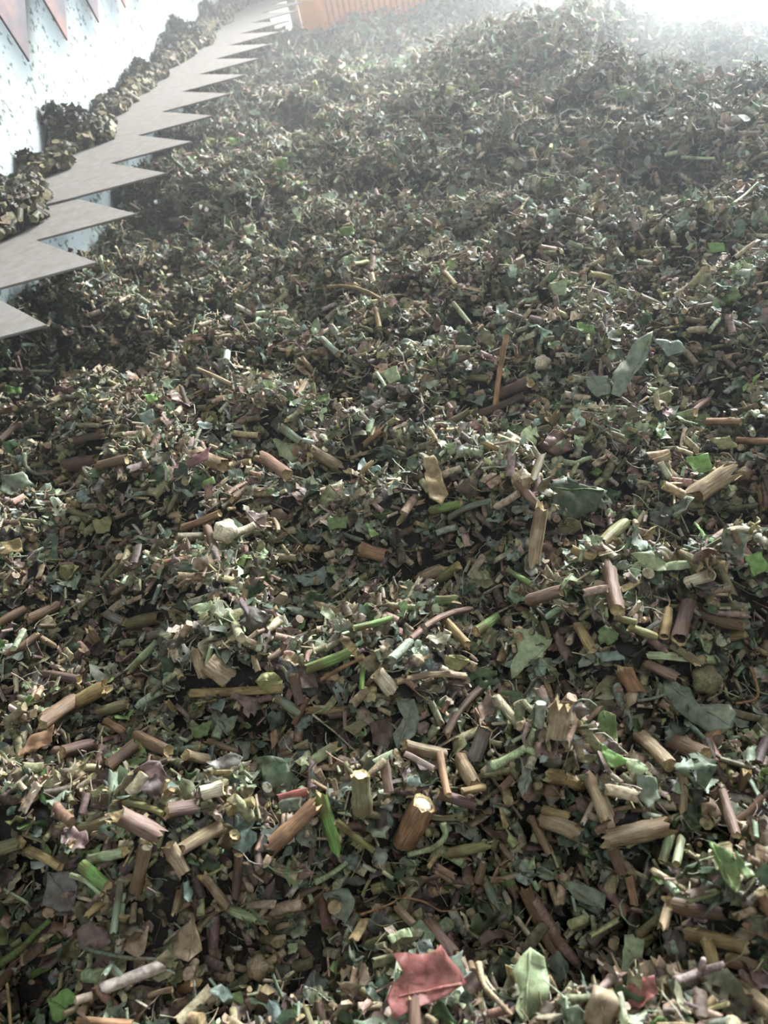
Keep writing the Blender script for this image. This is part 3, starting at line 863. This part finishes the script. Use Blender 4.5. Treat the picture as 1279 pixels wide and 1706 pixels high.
for (poly, c, lift, curl, opt, lab, short) in LEAVES:
    cx0 = sum(p[0] for p in poly) / len(poly); cy0 = sum(p[1] for p in poly) / len(poly)
    C = at(cx0, cy0, lift + .005)
    toc = (CAM - C).normalized()
    n = (toc * .75 + Vector((random.uniform(-.15, .15), random.uniform(-.1, .1), .55))).normalized()
    # outline carried onto the leaf's own plane
    x = (cx_ - n * cx_.dot(n)).normalized(); y = n.cross(x)
    pm = []
    for (a, b) in poly:
        rr_ = ray(a, b)
        t = (C - CAM).dot(n) / rr_.dot(n)
        q = CAM + rr_ * t - C
        pm.append((q.dot(x), q.dot(y)))
    area_ = abs(sum(pm[i][0] * pm[(i + 1) % len(pm)][1] - pm[(i + 1) % len(pm)][0] * pm[i][1] for i in range(len(pm)))) / 2
    if sum(pm[i][0] * pm[(i + 1) % len(pm)][1] - pm[(i + 1) % len(pm)][0] * pm[i][1] for i in range(len(pm))) < 0: pm = pm[::-1]
    sc = max(.5, math.sqrt(area_) / .02)
    o = put_leaf('leaf_scrap', C, n, pm, c, curl, .0011 * sc, sc, 'm' in opt)
    things.append([o, cx0, cy0, c, 'leaf scrap', 'large' if area_ > 3e-4 else 'small', lab])
    if short: anchors.append((cx0, cy0, short))

for (path, w, c, lift, lab, short, forks) in BENT:
    P = [at(a, b, lift) for a, b in path]
    d = sum(depth_of(p) for p in P) / len(P)
    P = [CAM + ray(*a) * (depth_of(p) * .5 + d * .5) for a, p in zip(path, P)]
    r = w / 2 * d / F
    n = len(P)
    rad = [r * (.8 + .2 * math.cos(i * 2)) for i in range(n)]
    if n > 3: rad[-1] *= .6
    mt = STEM[c]
    o, Q, R = tube('bent_stem' if w > 4 else 'rootlet', P, rad, mt)
    for fk in forks:
        FP = [CAM + ray(*a) * (d - .002 * i) for i, a in enumerate(fk)]
        near = min(Q, key=lambda q: (q - FP[0]).length)
        FP[0] = near
        tube('side_branch', FP, [r * .8, r * .5], mt, o)
    for q in Q: footprints.append((q.x, q.y, r + .001, q.z + r, 2 * r))
    mx, my = path[len(path) // 2]
    things.append([o, mx, my, c, 'bent stem', 'long' if n > 3 else 'short', lab])
    if short: anchors.append((mx, my, short))

for (px, py, w, c, lab, short) in KNOBS:
    C = at(px, py, .008)
    r = w * depth_of(C) / F
    V, Fc = [], []
    ns, nr = 18, 10
    for i in range(nr + 1):
        th = math.pi * i / nr
        for k in range(ns):
            a = 2 * math.pi * k / ns
            rad = r * math.sin(th) * (1 + .13 * math.cos(5 * a)) * (1 - .15 * math.cos(th))
            V.append((rad * math.cos(a), rad * math.sin(a), -r * .8 * math.cos(th) + (r * .25 if i == nr else 0)))
    for i in range(nr):
        for k in range(ns):
            a, b = i * ns + k, i * ns + (k + 1) % ns
            Fc.append((a, b, b + ns, a + ns))
    o = link_mesh('bud', V, Fc, STEM[c]); o.location = C
    o.rotation_euler = (random.uniform(.3, .9), random.uniform(-.6, .6), 0)
    s, _, _ = tube('bud_stalk', [C + Vector((0, 0, -r * .4)), C + Vector((r * .9, r * .9, -r * .9)), C + Vector((r * 1.8, r * 1.6, -r * 1.0))], [r * .4, r * .35, r * .3], STEM[c])
    mw = s.matrix_world.copy()
    s.parent = o
    bpy.context.view_layer.update()
    s.matrix_parent_inverse = o.matrix_world.inverted()
    footprints.append((C.x, C.y, r, C.z + r, 2 * r))
    things.append([o, px, py, c, 'bud', 'small', lab])
    if short: anchors.append((px, py, short))

n_st = sum(1 for t in things if t[4] in ('stalk piece', 'stick'))
n_lf = sum(1 for t in things if t[4] == 'leaf scrap')

# ------------------------------------------------------------------ more single pieces, the ones lying nearest
SC = ['tan', 'tan', 'tan', 'brown', 'brown', 'brown', 'dark brown', 'purple-brown', 'orange-brown', 'golden', 'golden', 'yellow-green', 'pale green', 'olive', 'olive', 'olive', 'grey-green', 'pink-brown', 'tan', 'green', 'reddish brown']
LC = ['grey-green', 'grey-green', 'olive', 'dark green', 'dark green', 'green', 'pale green', 'tan', 'brown', 'purple-brown', 'pink-brown', 'blue-green', 'dark brown', 'yellow-green']
taken = [(t[1], t[2], 16) for t in things]
for (x1, y1, x2, y2, w, *_r) in STALKS:
    taken += [(x1, y1, w * .6), (x2, y2, w * .6), ((x1 + x2) / 2, (y1 + y2) / 2, w * .8)]
for (poly, *_r) in LEAVES:
    cx0 = sum(p[0] for p in poly) / len(poly); cy0 = sum(p[1] for p in poly) / len(poly)
    taken.append((cx0, cy0, max(math.hypot(p[0] - cx0, p[1] - cy0) for p in poly) * .8))


def free_spot(rad):
    for _ in range(400):
        px = random.uniform(-10, 1289)
        py = 1716 - (random.random() ** .9) * 1120
        rr_ = rad * (.45 + .55 * (py - 500) / 1200)
        if all((px - a) ** 2 + (py - b) ** 2 > (rr_ + c * .8) ** 2 for a, b, c in taken):
            taken.append((px, py, rr_)); return px, py
    return None


for kind, total, have in (('s', 300, n_st), ('l', 260, n_lf)):
    for i in range(total - have):
        sp = free_spot(17 if kind == 's' else 19)
        if not sp: sp = free_spot(10) or free_spot(5)
        if not sp: continue
        px, py = sp
        if kind == 's':
            r = .0020 + .0032 * random.random() ** 1.5
            L = r * 2 * random.uniform(1.7, 4.2)
            C = at(px, py, random.uniform(-.002, .007))
            az = random.uniform(0, 6.28); ti = random.gauss(0, .5)
            dvec = Vector((math.cos(az) * math.cos(ti), math.sin(az) * math.cos(ti), math.sin(ti)))
            c = random.choice(SC)
            o = put_stalk('stalk_piece', C - dvec * L / 2, C + dvec * L / 2, r, c, False, False, sides=10, rings=5, ragged=random.choice((.4, 1.2, 1.6)),
                          node=random.random() < .25, bend=random.uniform(-.08, .08), flat=random.choice((1, .8, .5, .3)), taper=random.uniform(0, .2))
            things.append([o, px, py, c, 'stalk piece', 'long' if L > r * 6 else 'short', None])
        else:
            sz = .006 + .010 * random.random() ** 1.6
            C = at(px, py, random.uniform(0, .008))
            k = random.randint(4, 7)
            ph = random.random() * 6
            el = random.uniform(.45, 1)
            pm = [(math.cos(ph + 2 * math.pi * j / k) * sz * random.uniform(.6, 1.15), math.sin(ph + 2 * math.pi * j / k) * sz * el * random.uniform(.6, 1.15)) for j in range(k)]
            c = random.choice(LC)
            n = Vector((random.gauss(0, .9), random.gauss(-.25, .9), 1))
            sc = max(.5, sz / .012)
            o = put_leaf('leaf_scrap', C, n, pm, c, random.uniform(.2, .8) * random.choice((-1, 1)), .0012 * sc, sc, sz > .012, 2.4, solid=False)
            things.append([o, px, py, c, 'leaf scrap', 'large' if sz > .011 else 'small', None])

# labels: what it looks like, and where it lies beside a piece one can find
used = set(t[6] for t in things if t[6])
GR = {'stalk piece': 'chopped stalk pieces on top of the heap', 'stick': 'chopped stalk pieces on top of the heap', 'leaf scrap': 'torn leaf scraps on top of the heap',
      'bent stem': 'bent stems on top of the heap', 'bud': 'buds and knobs in the heap'}
CT = {'stalk piece': 'stalk piece', 'stick': 'stalk piece', 'leaf scrap': 'leaf', 'bent stem': 'stem', 'bud': 'bud'}


def rel(dx, dy):
    a = math.degrees(math.atan2(dy, dx))
    names = ['right of', 'below and right of', 'just below', 'below and left of', 'left of', 'above and left of', 'just above', 'above and right of']
    return names[int(((a + 22.5) % 360) // 45)]


for t in things:
    o, px, py, c, kd, sz, lab = t
    if not lab:
        done = False
        for dist in ('', 'a little way ', 'further '):
            for (ax, ay, an) in sorted(anchors, key=lambda q: (q[0] - px) ** 2 + (q[1] - py) ** 2)[:10]:
                if abs(ax - px) + abs(ay - py) < 6: continue
                cand = '%s %s %s lying %s%s the %s' % (sz, c, kd, dist, rel(px - ax, py - ay).replace('just ', '' if dist else 'just '), an)
                if cand not in used:
                    done = True; break
            if done: break
        lab = cand
    used.add(lab)
    tag(o, lab, CT[kd], GR[kd])


# ------------------------------------------------------------------ the mass of the heap: chopped bits nobody could count
def tmpl_stalk(sides, rings, ragged, flat=1.0, seed=0):
    rr = random.Random(seed)
    V, Fc = [], []
    bend = rr.uniform(-.12, .12)
    for i in range(rings):
        t = i / (rings - 1)
        for k in range(sides):
            a = 2 * math.pi * k / sides
            z = (t - .5)
            if i in (0, rings - 1): z += (1 if i else -1) * ragged * rr.random() * .12
            V.append((math.cos(a) * .5 + bend * (1 - (2 * t - 1) ** 2), math.sin(a) * .5 * flat, z))
    for i in range(rings - 1):
        for k in range(sides):
            a, b = i * sides + k, i * sides + (k + 1) % sides
            Fc.append((a, b, b + sides, a + sides))
    cap = [0] * len(V)
    for e in (0, rings - 1):
        k0 = len(V)
        V += [V[e * sides + k] for k in range(sides)]
        cap += [1] * sides
        ring = tuple(range(k0, k0 + sides))
        Fc.append(ring if e else ring[::-1])
    return np.array(V), Fc, np.array(cap)


def tmpl_leaf(nx, ny, seed):
    rr = random.Random(seed)
    curl, tw = rr.uniform(-1.4, 1.4), rr.uniform(-.9, .9)
    p = [rr.random() * 6 for _ in range(4)]
    V = []
    for i in range(nx):
        for j in range(ny):
            u, w = i / (nx - 1) - .5, j / (ny - 1) - .5
            wid = (1 - (2 * abs(u)) ** 2.2 * .75) * (1 + .25 * math.sin(9 * u + p[0]))
            X = w * wid + (rr.random() - .5) * (.22 if j in (0, ny - 1) else .05)
            Z = u + (rr.random() - .5) * (.2 if i in (0, nx - 1) else .03)
            Y = curl * X * X + .10 * math.sin(8 * u + p[1]) + .08 * math.sin(10 * X + p[2]) + tw * X * u + curl * .5 * u * u
            V.append((X, Y, Z))
    Fc = []
    for i in range(nx - 1):
        for j in range(ny - 1):
            a = i * ny + j
            if rr.random() < .06: continue
            Fc.append((a, a + 1, a + ny + 1, a + ny))
    return np.array(V), Fc, np.zeros(len(V), int)


def tmpl_fibre(n, seed):
    rr = random.Random(seed)
    V, Fc = [], []
    p, q, b = rr.random() * 6, rr.random() * 6, rr.uniform(.1, .35)
    for i in range(n):
        t = i / (n - 1) - .5
        ox, oy = b * math.sin(3.5 * t + p), b * .6 * math.sin(5 * t + q)
        for k in range(3):
            a = 2 * math.pi * k / 3
            V.append((ox + math.cos(a) * .03, oy + math.sin(a) * .03, t))
    for i in range(n - 1):
        for k in range(3):
            a, c = i * 3 + k, i * 3 + (k + 1) % 3
            Fc.append((a, c, c + 3, a + 3))
    return np.array(V), Fc, np.zeros(len(V), int)


def jitter_cols(names, n, dark=1.0):
    base = np.array([lin(PAL[k]) for k in names])
    c = base[rng.integers(0, len(base), n)]
    lum = c @ np.array([.25, .6, .15])
    c = c * .84 + lum[:, None] * .16 * np.array([.98, 1.0, .98])
    v = np.exp(rng.normal(0, .36, (n, 1))) * dark
    c = np.maximum(c * v * (1 + rng.normal(0, .05, (n, 3))), .004)
    return c * np.minimum(1, .42 / c.max(1, keepdims=True))


class Mass:
    def __init__(s): s.V, s.C, s.loops, s.lt, s.mi, s.off = [], [], [], [], [], 0

    def add(s, tm, P, size, width, az, ti, ro, col, mat, pith=True):
        V, Fc, cap = tm
        n = len(P)
        d = np.stack([np.cos(az) * np.cos(ti), np.sin(az) * np.cos(ti), np.sin(ti)], 1)
        u0 = np.stack([-np.sin(az), np.cos(az), np.zeros(n)], 1)
        v0 = np.cross(d, u0)
        u = u0 * np.cos(ro)[:, None] + v0 * np.sin(ro)[:, None]
        v = np.cross(d, u)
        W_ = P[:, None, :] + (V[None, :, 0, None] * width[:, None, None]) * u[:, None, :] + (V[None, :, 1, None] * width[:, None, None]) * v[:, None, :] + (V[None, :, 2, None] * size[:, None, None]) * d[:, None, :]
        c = np.repeat(col[:, None, :], len(V), 1)
        if cap.any() and pith:
            pc = np.array(lin((196, 176, 132)))
            m_ = cap.astype(bool)
            c[:, m_, :] = (c[:, m_, :] * .7 + pc * .22)
        nv = len(V)
        base = (np.arange(n) * nv)[:, None] + s.off
        flat = np.concatenate([np.array(f) for f in Fc])
        s.loops.append((base + flat[None, :]).astype(np.int32).ravel())
        s.lt.append(np.tile(np.array([len(f) for f in Fc], np.int32), n))
        s.mi.append(np.full(n * len(Fc), mat, np.int32))
        s.V.append(W_.reshape(-1, 3).astype(np.float32)); s.C.append(c.reshape(-1, 3).astype(np.float32))
        s.off += n * nv

    def build(s, name):
        V = np.concatenate(s.V); C = np.concatenate(s.C); lo = np.concatenate(s.loops); lt = np.concatenate(s.lt)
        me = bpy.data.meshes.new(name)
        me.vertices.add(len(V)); me.vertices.foreach_set('co', V.ravel())
        me.loops.add(len(lo)); me.loops.foreach_set('vertex_index', lo)
        me.polygons.add(len(lt))
        st = np.concatenate([[0], np.cumsum(lt)[:-1]]).astype(np.int32)
        me.polygons.foreach_set('loop_start', st)
        me.polygons.foreach_set('loop_total', lt)
        me.materials.append(HEAPM); me.materials.append(HEAPL)
        me.polygons.foreach_set('material_index', np.concatenate(s.mi))
        me.polygons.foreach_set('use_smooth', np.ones(len(lt), bool))
        at_ = me.attributes.new('Col', 'FLOAT_COLOR', 'POINT')
        at_.data.foreach_set('color', np.concatenate([C, np.ones((len(C), 1), np.float32)], 1).ravel())
        me.update(calc_edges=True)
        o = bpy.data.objects.new(name, me); COL.objects.link(o)
        return o


T_ST_HI = [tmpl_stalk(9, 3, r, f, i) for i, (r, f) in enumerate(((.6, 1), (1.4, .8), (2.4, .9), (1.2, .35), (2.6, .5), (.4, 1), (3.5, .25), (2.0, .3), (3.0, .6)))]
T_ST_LO = [tmpl_stalk(5, 2, r, f, i) for i, (r, f) in enumerate(((.3, 1), (1, 1), (1.2, .5)))]
T_LF_HI = [tmpl_leaf(7, 6, 30 + i) for i in range(14)]
T_LF_LO = [tmpl_leaf(4, 3, 60 + i) for i in range(10)]
T_FB = [tmpl_fibre(6, 90 + i) for i in range(8)]
T_FB_LO = [tmpl_fibre(4, 90 + i) for i in range(5)]

SCM = ['brown'] * 4 + ['dark brown'] * 4 + ['purple-brown'] * 2 + ['tan'] * 5 + ['olive'] * 6 + ['golden'] * 2 + ['yellow-green', 'pale green', 'pale green', 'grey-green', 'grey-green', 'reddish brown', 'pink-brown', 'cream', 'cream', 'tan']
LCM = ['dark green'] * 5 + ['olive'] * 5 + ['grey-green'] * 6 + ['dark brown'] * 3 + ['brown'] * 2 + ['purple-brown'] + ['tan'] * 2 + ['green', 'pale green', 'blue-green', 'pink-brown']
FCM = ['tan', 'golden', 'cream', 'cream', 'olive', 'brown', 'cream', 'pale green', 'grey-green', 'brown']

fp = np.array(footprints)
cell = {}
for i, (a, b, r_, z_, th_) in enumerate(footprints):
    for ix in range(int(math.floor((a - r_) / .02)), int(math.floor((a + r_) / .02)) + 1):
        for iy in range(int(math.floor((b - r_) / .02)), int(math.floor((b + r_) / .02)) + 1):
            cell.setdefault((ix, iy), []).append(i)


def clear_of_tops(P, rad):
    """push bits down where a single piece lies on them"""
    P = P.copy()
    ix, iy = np.floor(P[:, 0] / .02).astype(int), np.floor(P[:, 1] / .02).astype(int)
    for k in range(len(P)):
        L_ = cell.get((ix[k], iy[k]))
        if not L_: continue
        for i in L_:
            a, b, r_, z_, th_ = footprints[i]
            # also keep the line of sight side (towards the viewer) clear
            if (P[k, 0] - a) ** 2 + (P[k, 1] - b) ** 2 < (r_ + rad[k] * .5) ** 2 and P[k, 2] > z_ - th_ - rad[k] * .4:
                P[k, 2] = z_ - th_ - rad[k] * .4
    return P


mass = Mass()


def scatter(x0, x1, y0, y1, density, scale, hi, margin):
    n = int((x1 - x0) * (y1 - y0) * density)
    X = rng.uniform(x0, x1, n); Y = rng.uniform(y0, y1, n)
    Z = H(X, Y)
    P = np.stack([X, Y, Z], 1)
    u, v, d = project(P)
    k = (u > -margin) & (u < 1279 + margin) & (v > -margin) & (v < 1706 + margin) & (d > .1)
    P = P[k]; n = len(P)
    kind = rng.choice(4, n, p=[.36, .40, .12, .12] if hi else [.14, .48, .06, .32])
    P[:, 2] += (rng.uniform(-.024, .009, n) + .008 * rng.random(n) ** 6) * scale
    for kd in range(4):
        idx = np.nonzero(kind == kd)[0]
        Q = P[idx]; m_ = len(idx)
        az = rng.uniform(0, 2 * np.pi, m_); ti = rng.normal(0, .55, m_); ro = rng.uniform(0, 2 * np.pi, m_)
        if kd == 0:
            w = (.0036 + .0062 * rng.random(m_) ** 2.1) * scale
            s_ = w * rng.uniform(1.2, 3.0, m_)
            col = jitter_cols(SCM, m_); T = T_ST_HI if hi else T_ST_LO; mat = 0
        elif kd == 1:
            s_ = (.008 + .019 * rng.random(m_) ** 1.7) * scale
            w = s_ * rng.uniform(.45, 1.0, m_)
            col = jitter_cols(LCM, m_, .9); T = T_LF_HI if hi else T_LF_LO; mat = 1
            pass
            ro = rng.uniform(0, 2 * np.pi, m_)
        elif kd == 2:
            w = (.0016 + .002 * rng.random(m_)) * scale; s_ = rng.uniform(.006, .016, m_) * scale
            col = jitter_cols(SCM, m_); T = T_ST_LO; mat = 0
        else:
            s_ = rng.uniform(.012, .034, m_) * scale; w = s_ * rng.uniform(.5, 1.0, m_) * (.8 if hi else 1.5)
            col = jitter_cols(FCM, m_); T = T_FB if hi else T_FB_LO; mat = 0
            ti = rng.normal(0, .5, m_)
            Q[:, 2] += .004 * scale
        if hi: Q = clear_of_tops(Q, np.minimum(s_, .012))
        tsel = rng.integers(0, len(T), m_)
        for j in range(len(T)):
            q = tsel == j
            if q.any(): mass.add(T[j], Q[q], s_[q], w[q], az[q], ti[q], ro[q], col[q], mat)


scatter(-.86, .60, -.10, .60, 38000, 1.0, True, 120)
scatter(-.86, .90, .60, .95, 32000, 1.0, True, 120)
scatter(-.89, 1.2, .95, 1.5, 32000, 1.05, True, 120)
scatter(-.89, 1.7, 1.5, 2.3, 20000, 1.2, False, 120)
scatter(-.89, 2.2, 2.3, 3.71, 12500, 1.55, False, 120)
# packed body of the heap under the loose bits
gx, gy = np.arange(-.899, 3.4, .02), np.arange(-.7, 3.72, .02)
GX, GY = np.meshgrid(gx, gy, indexing='ij')
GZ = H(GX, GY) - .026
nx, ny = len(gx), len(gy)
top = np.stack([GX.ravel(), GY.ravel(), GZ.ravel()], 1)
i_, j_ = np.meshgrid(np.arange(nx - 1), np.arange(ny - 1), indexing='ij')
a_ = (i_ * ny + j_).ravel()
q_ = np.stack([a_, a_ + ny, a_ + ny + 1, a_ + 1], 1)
mass.V.append(top.astype(np.float32)); mass.C.append(np.tile(np.array([lin((32, 29, 26))], np.float32), (len(top), 1)))  # near-black colour stands in for shade in the gaps
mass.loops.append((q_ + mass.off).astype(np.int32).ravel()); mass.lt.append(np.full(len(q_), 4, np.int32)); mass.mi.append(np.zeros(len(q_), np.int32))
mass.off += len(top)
# its sides down to the floor
per = [0, (nx - 1) * ny, nx * ny - 1, ny - 1]
rims = [[i * ny for i in range(nx)], [(nx - 1) * ny + j for j in range(ny)], [i * ny + ny - 1 for i in range(nx)][::-1], [j for j in range(ny)][::-1]]
for rim in rims:
    pv = top[rim]; lo_ = pv.copy(); lo_[:, 2] = 0.001
    k = len(rim)
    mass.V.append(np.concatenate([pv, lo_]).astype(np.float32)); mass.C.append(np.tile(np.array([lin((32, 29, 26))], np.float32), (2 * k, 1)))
    qq = np.array([(i, i + k, i + k + 1, i + 1) for i in range(k - 1)])
    mass.loops.append((qq + mass.off).astype(np.int32).ravel()); mass.lt.append(np.full(len(qq), 4, np.int32)); mass.mi.append(np.zeros(len(qq), np.int32))
    mass.off += 2 * k
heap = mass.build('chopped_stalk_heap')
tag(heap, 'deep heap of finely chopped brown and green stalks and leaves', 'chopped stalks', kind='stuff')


# ------------------------------------------------------------------ clumps caught between the strip and the wall
def clump(y0, y1, h, depth, seed, lab, x_in=None):
    """a pile of bits on the strip, against the white wall"""
    global rng
    ms = Mass()
    n = int(200 + 3600 * (y1 - y0) * (.4 + h * 6))
    yc = (y0 + y1) / 2; hl = (y1 - y0) / 2
    t = rng.uniform(-1, 1, n)
    prof = (1 - np.abs(t) ** 2.5) * (1 + .25 * np.sin(t * 5 + seed) + .15 * np.sin(t * 11 + seed * 2))
    prof = np.clip(prof, .06, None)
    fx = rng.random(n)
    top_ = h * prof * (1 - fx ** 1.6)
    X = WX + .006 + fx * depth * .8 * (.35 + .65 * prof)
    Z = ZB + .002 + top_ * rng.uniform(.15, 1, n) ** .5
    Y = yc + t * hl
    P = np.stack([X, Y, Z], 1)
    s_ = rng.uniform(.010, .032, n); w = s_ * rng.uniform(.3, .9, n)
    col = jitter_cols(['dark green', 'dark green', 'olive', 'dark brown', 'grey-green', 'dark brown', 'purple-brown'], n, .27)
    ts = rng.integers(0, len(T_LF_HI), n)
    az, ti, ro = rng.uniform(0, 6.28, n), rng.normal(0, .7, n), rng.uniform(0, 6.28, n)
    P[:, 0] = np.maximum(P[:, 0], WX + s_ * .6)
    P[:, 2] = np.maximum(P[:, 2], ZB + s_ * .3)
    for j in range(len(T_LF_HI)):
        q = ts == j
        if q.any(): ms.add(T_LF_HI[j], P[q], s_[q], w[q], az[q], ti[q], ro[q], col[q], 1)
    # core so that the clump is solid
    m2 = n // 2
    Pc = P[:m2].copy(); Pc[:, 2] = ZB + .006 + (Pc[:, 2] - ZB) * .6
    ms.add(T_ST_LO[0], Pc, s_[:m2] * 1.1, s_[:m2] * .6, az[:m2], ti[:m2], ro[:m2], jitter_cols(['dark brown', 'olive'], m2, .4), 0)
    o = ms.build('chopped_leaf_clump')
    tag(o, lab, 'clump', 'clumps on the saw-toothed strip', kind='stuff')


CL = [(1.02, 1.50, .060, .17, 1, 'large clump of chopped stalks at the left edge, lying on the saw-toothed strip'),
      (1.52, 1.62, .035, .10, 2, 'small pointed clump of chopped leaves beside the large left edge clump'),
      (1.66, 1.90, .075, .13, 3, 'tall blocky dark clump of chopped leaves against the white wall'),
      (1.95, 2.14, .035, .08, 4, 'low clump of chopped leaves just beyond the tall blocky clump'),
      (2.15, 2.42, .050, .09, 5, 'jagged clump of chopped leaves, third beyond the tall blocky clump'),
      (2.46, 2.95, .075, .12, 6, 'wide twin-peaked clump of chopped leaves against the middle of the wall'),
      (2.98, 3.30, .060, .10, 7, 'rounded clump of chopped leaves beyond the twin-peaked one'),
      (3.32, 3.95, .095, .13, 8, 'farthest tall clump of chopped leaves at the wall, near the orange panel')]
for c_ in CL: clump(*c_)

# ------------------------------------------------------------------ steam and dust in the air, denser blob added for the far-right glow
hz = box('steam_haze', (WX + .02, .25, .75), (3.0, 3.68, 2.2), None)
hm = bpy.data.materials.new('steam'); hm.use_nodes = True
nt = hm.node_tree; nt.nodes.clear(); N, L = nt.nodes, nt.links
out = N.new('ShaderNodeOutputMaterial'); vs = N.new('ShaderNodeVolumeScatter')
vs.inputs['Color'].default_value = (.95, .975, 1, 1); vs.inputs['Anisotropy'].default_value = .55
tc = N.new('ShaderNodeTexCoord')
vd = N.new('ShaderNodeVectorMath'); vd.operation = 'DISTANCE'; vd.inputs[1].default_value = (1.0, 2.5, 1.2)
L.new(tc.outputs['Object'], vd.inputs[0])
mr = N.new('ShaderNodeMapRange'); mr.interpolation_type = 'SMOOTHERSTEP'
mr.inputs[1].default_value, mr.inputs[2].default_value = .1, 1.15
mr.inputs[3].default_value, mr.inputs[4].default_value = 1.5, .0
L.new(vd.outputs['Value'], mr.inputs[0])
sx = N.new('ShaderNodeSeparateXYZ'); L.new(tc.outputs['Object'], sx.inputs[0])
my = N.new('ShaderNodeMapRange'); my.interpolation_type = 'SMOOTHSTEP'
my.inputs[1].default_value, my.inputs[2].default_value, my.inputs[3].default_value, my.inputs[4].default_value = .5, 3.2, .02, .17
L.new(sx.outputs['Y'], my.inputs[0])
ad = N.new('ShaderNodeMath'); ad.operation = 'ADD'
L.new(mr.outputs[0], ad.inputs[0]); L.new(my.outputs[0], ad.inputs[1]); L.new(ad.outputs[0], vs.inputs['Density'])
L.new(vs.outputs[0], out.inputs['Volume'])
hz.data.materials.clear(); hz.data.materials.append(hm)
S.cycles.volume_step_rate = 0.7
tag(hz, 'thin pale steam hanging over the far end of the heap', 'haze', kind='stuff')
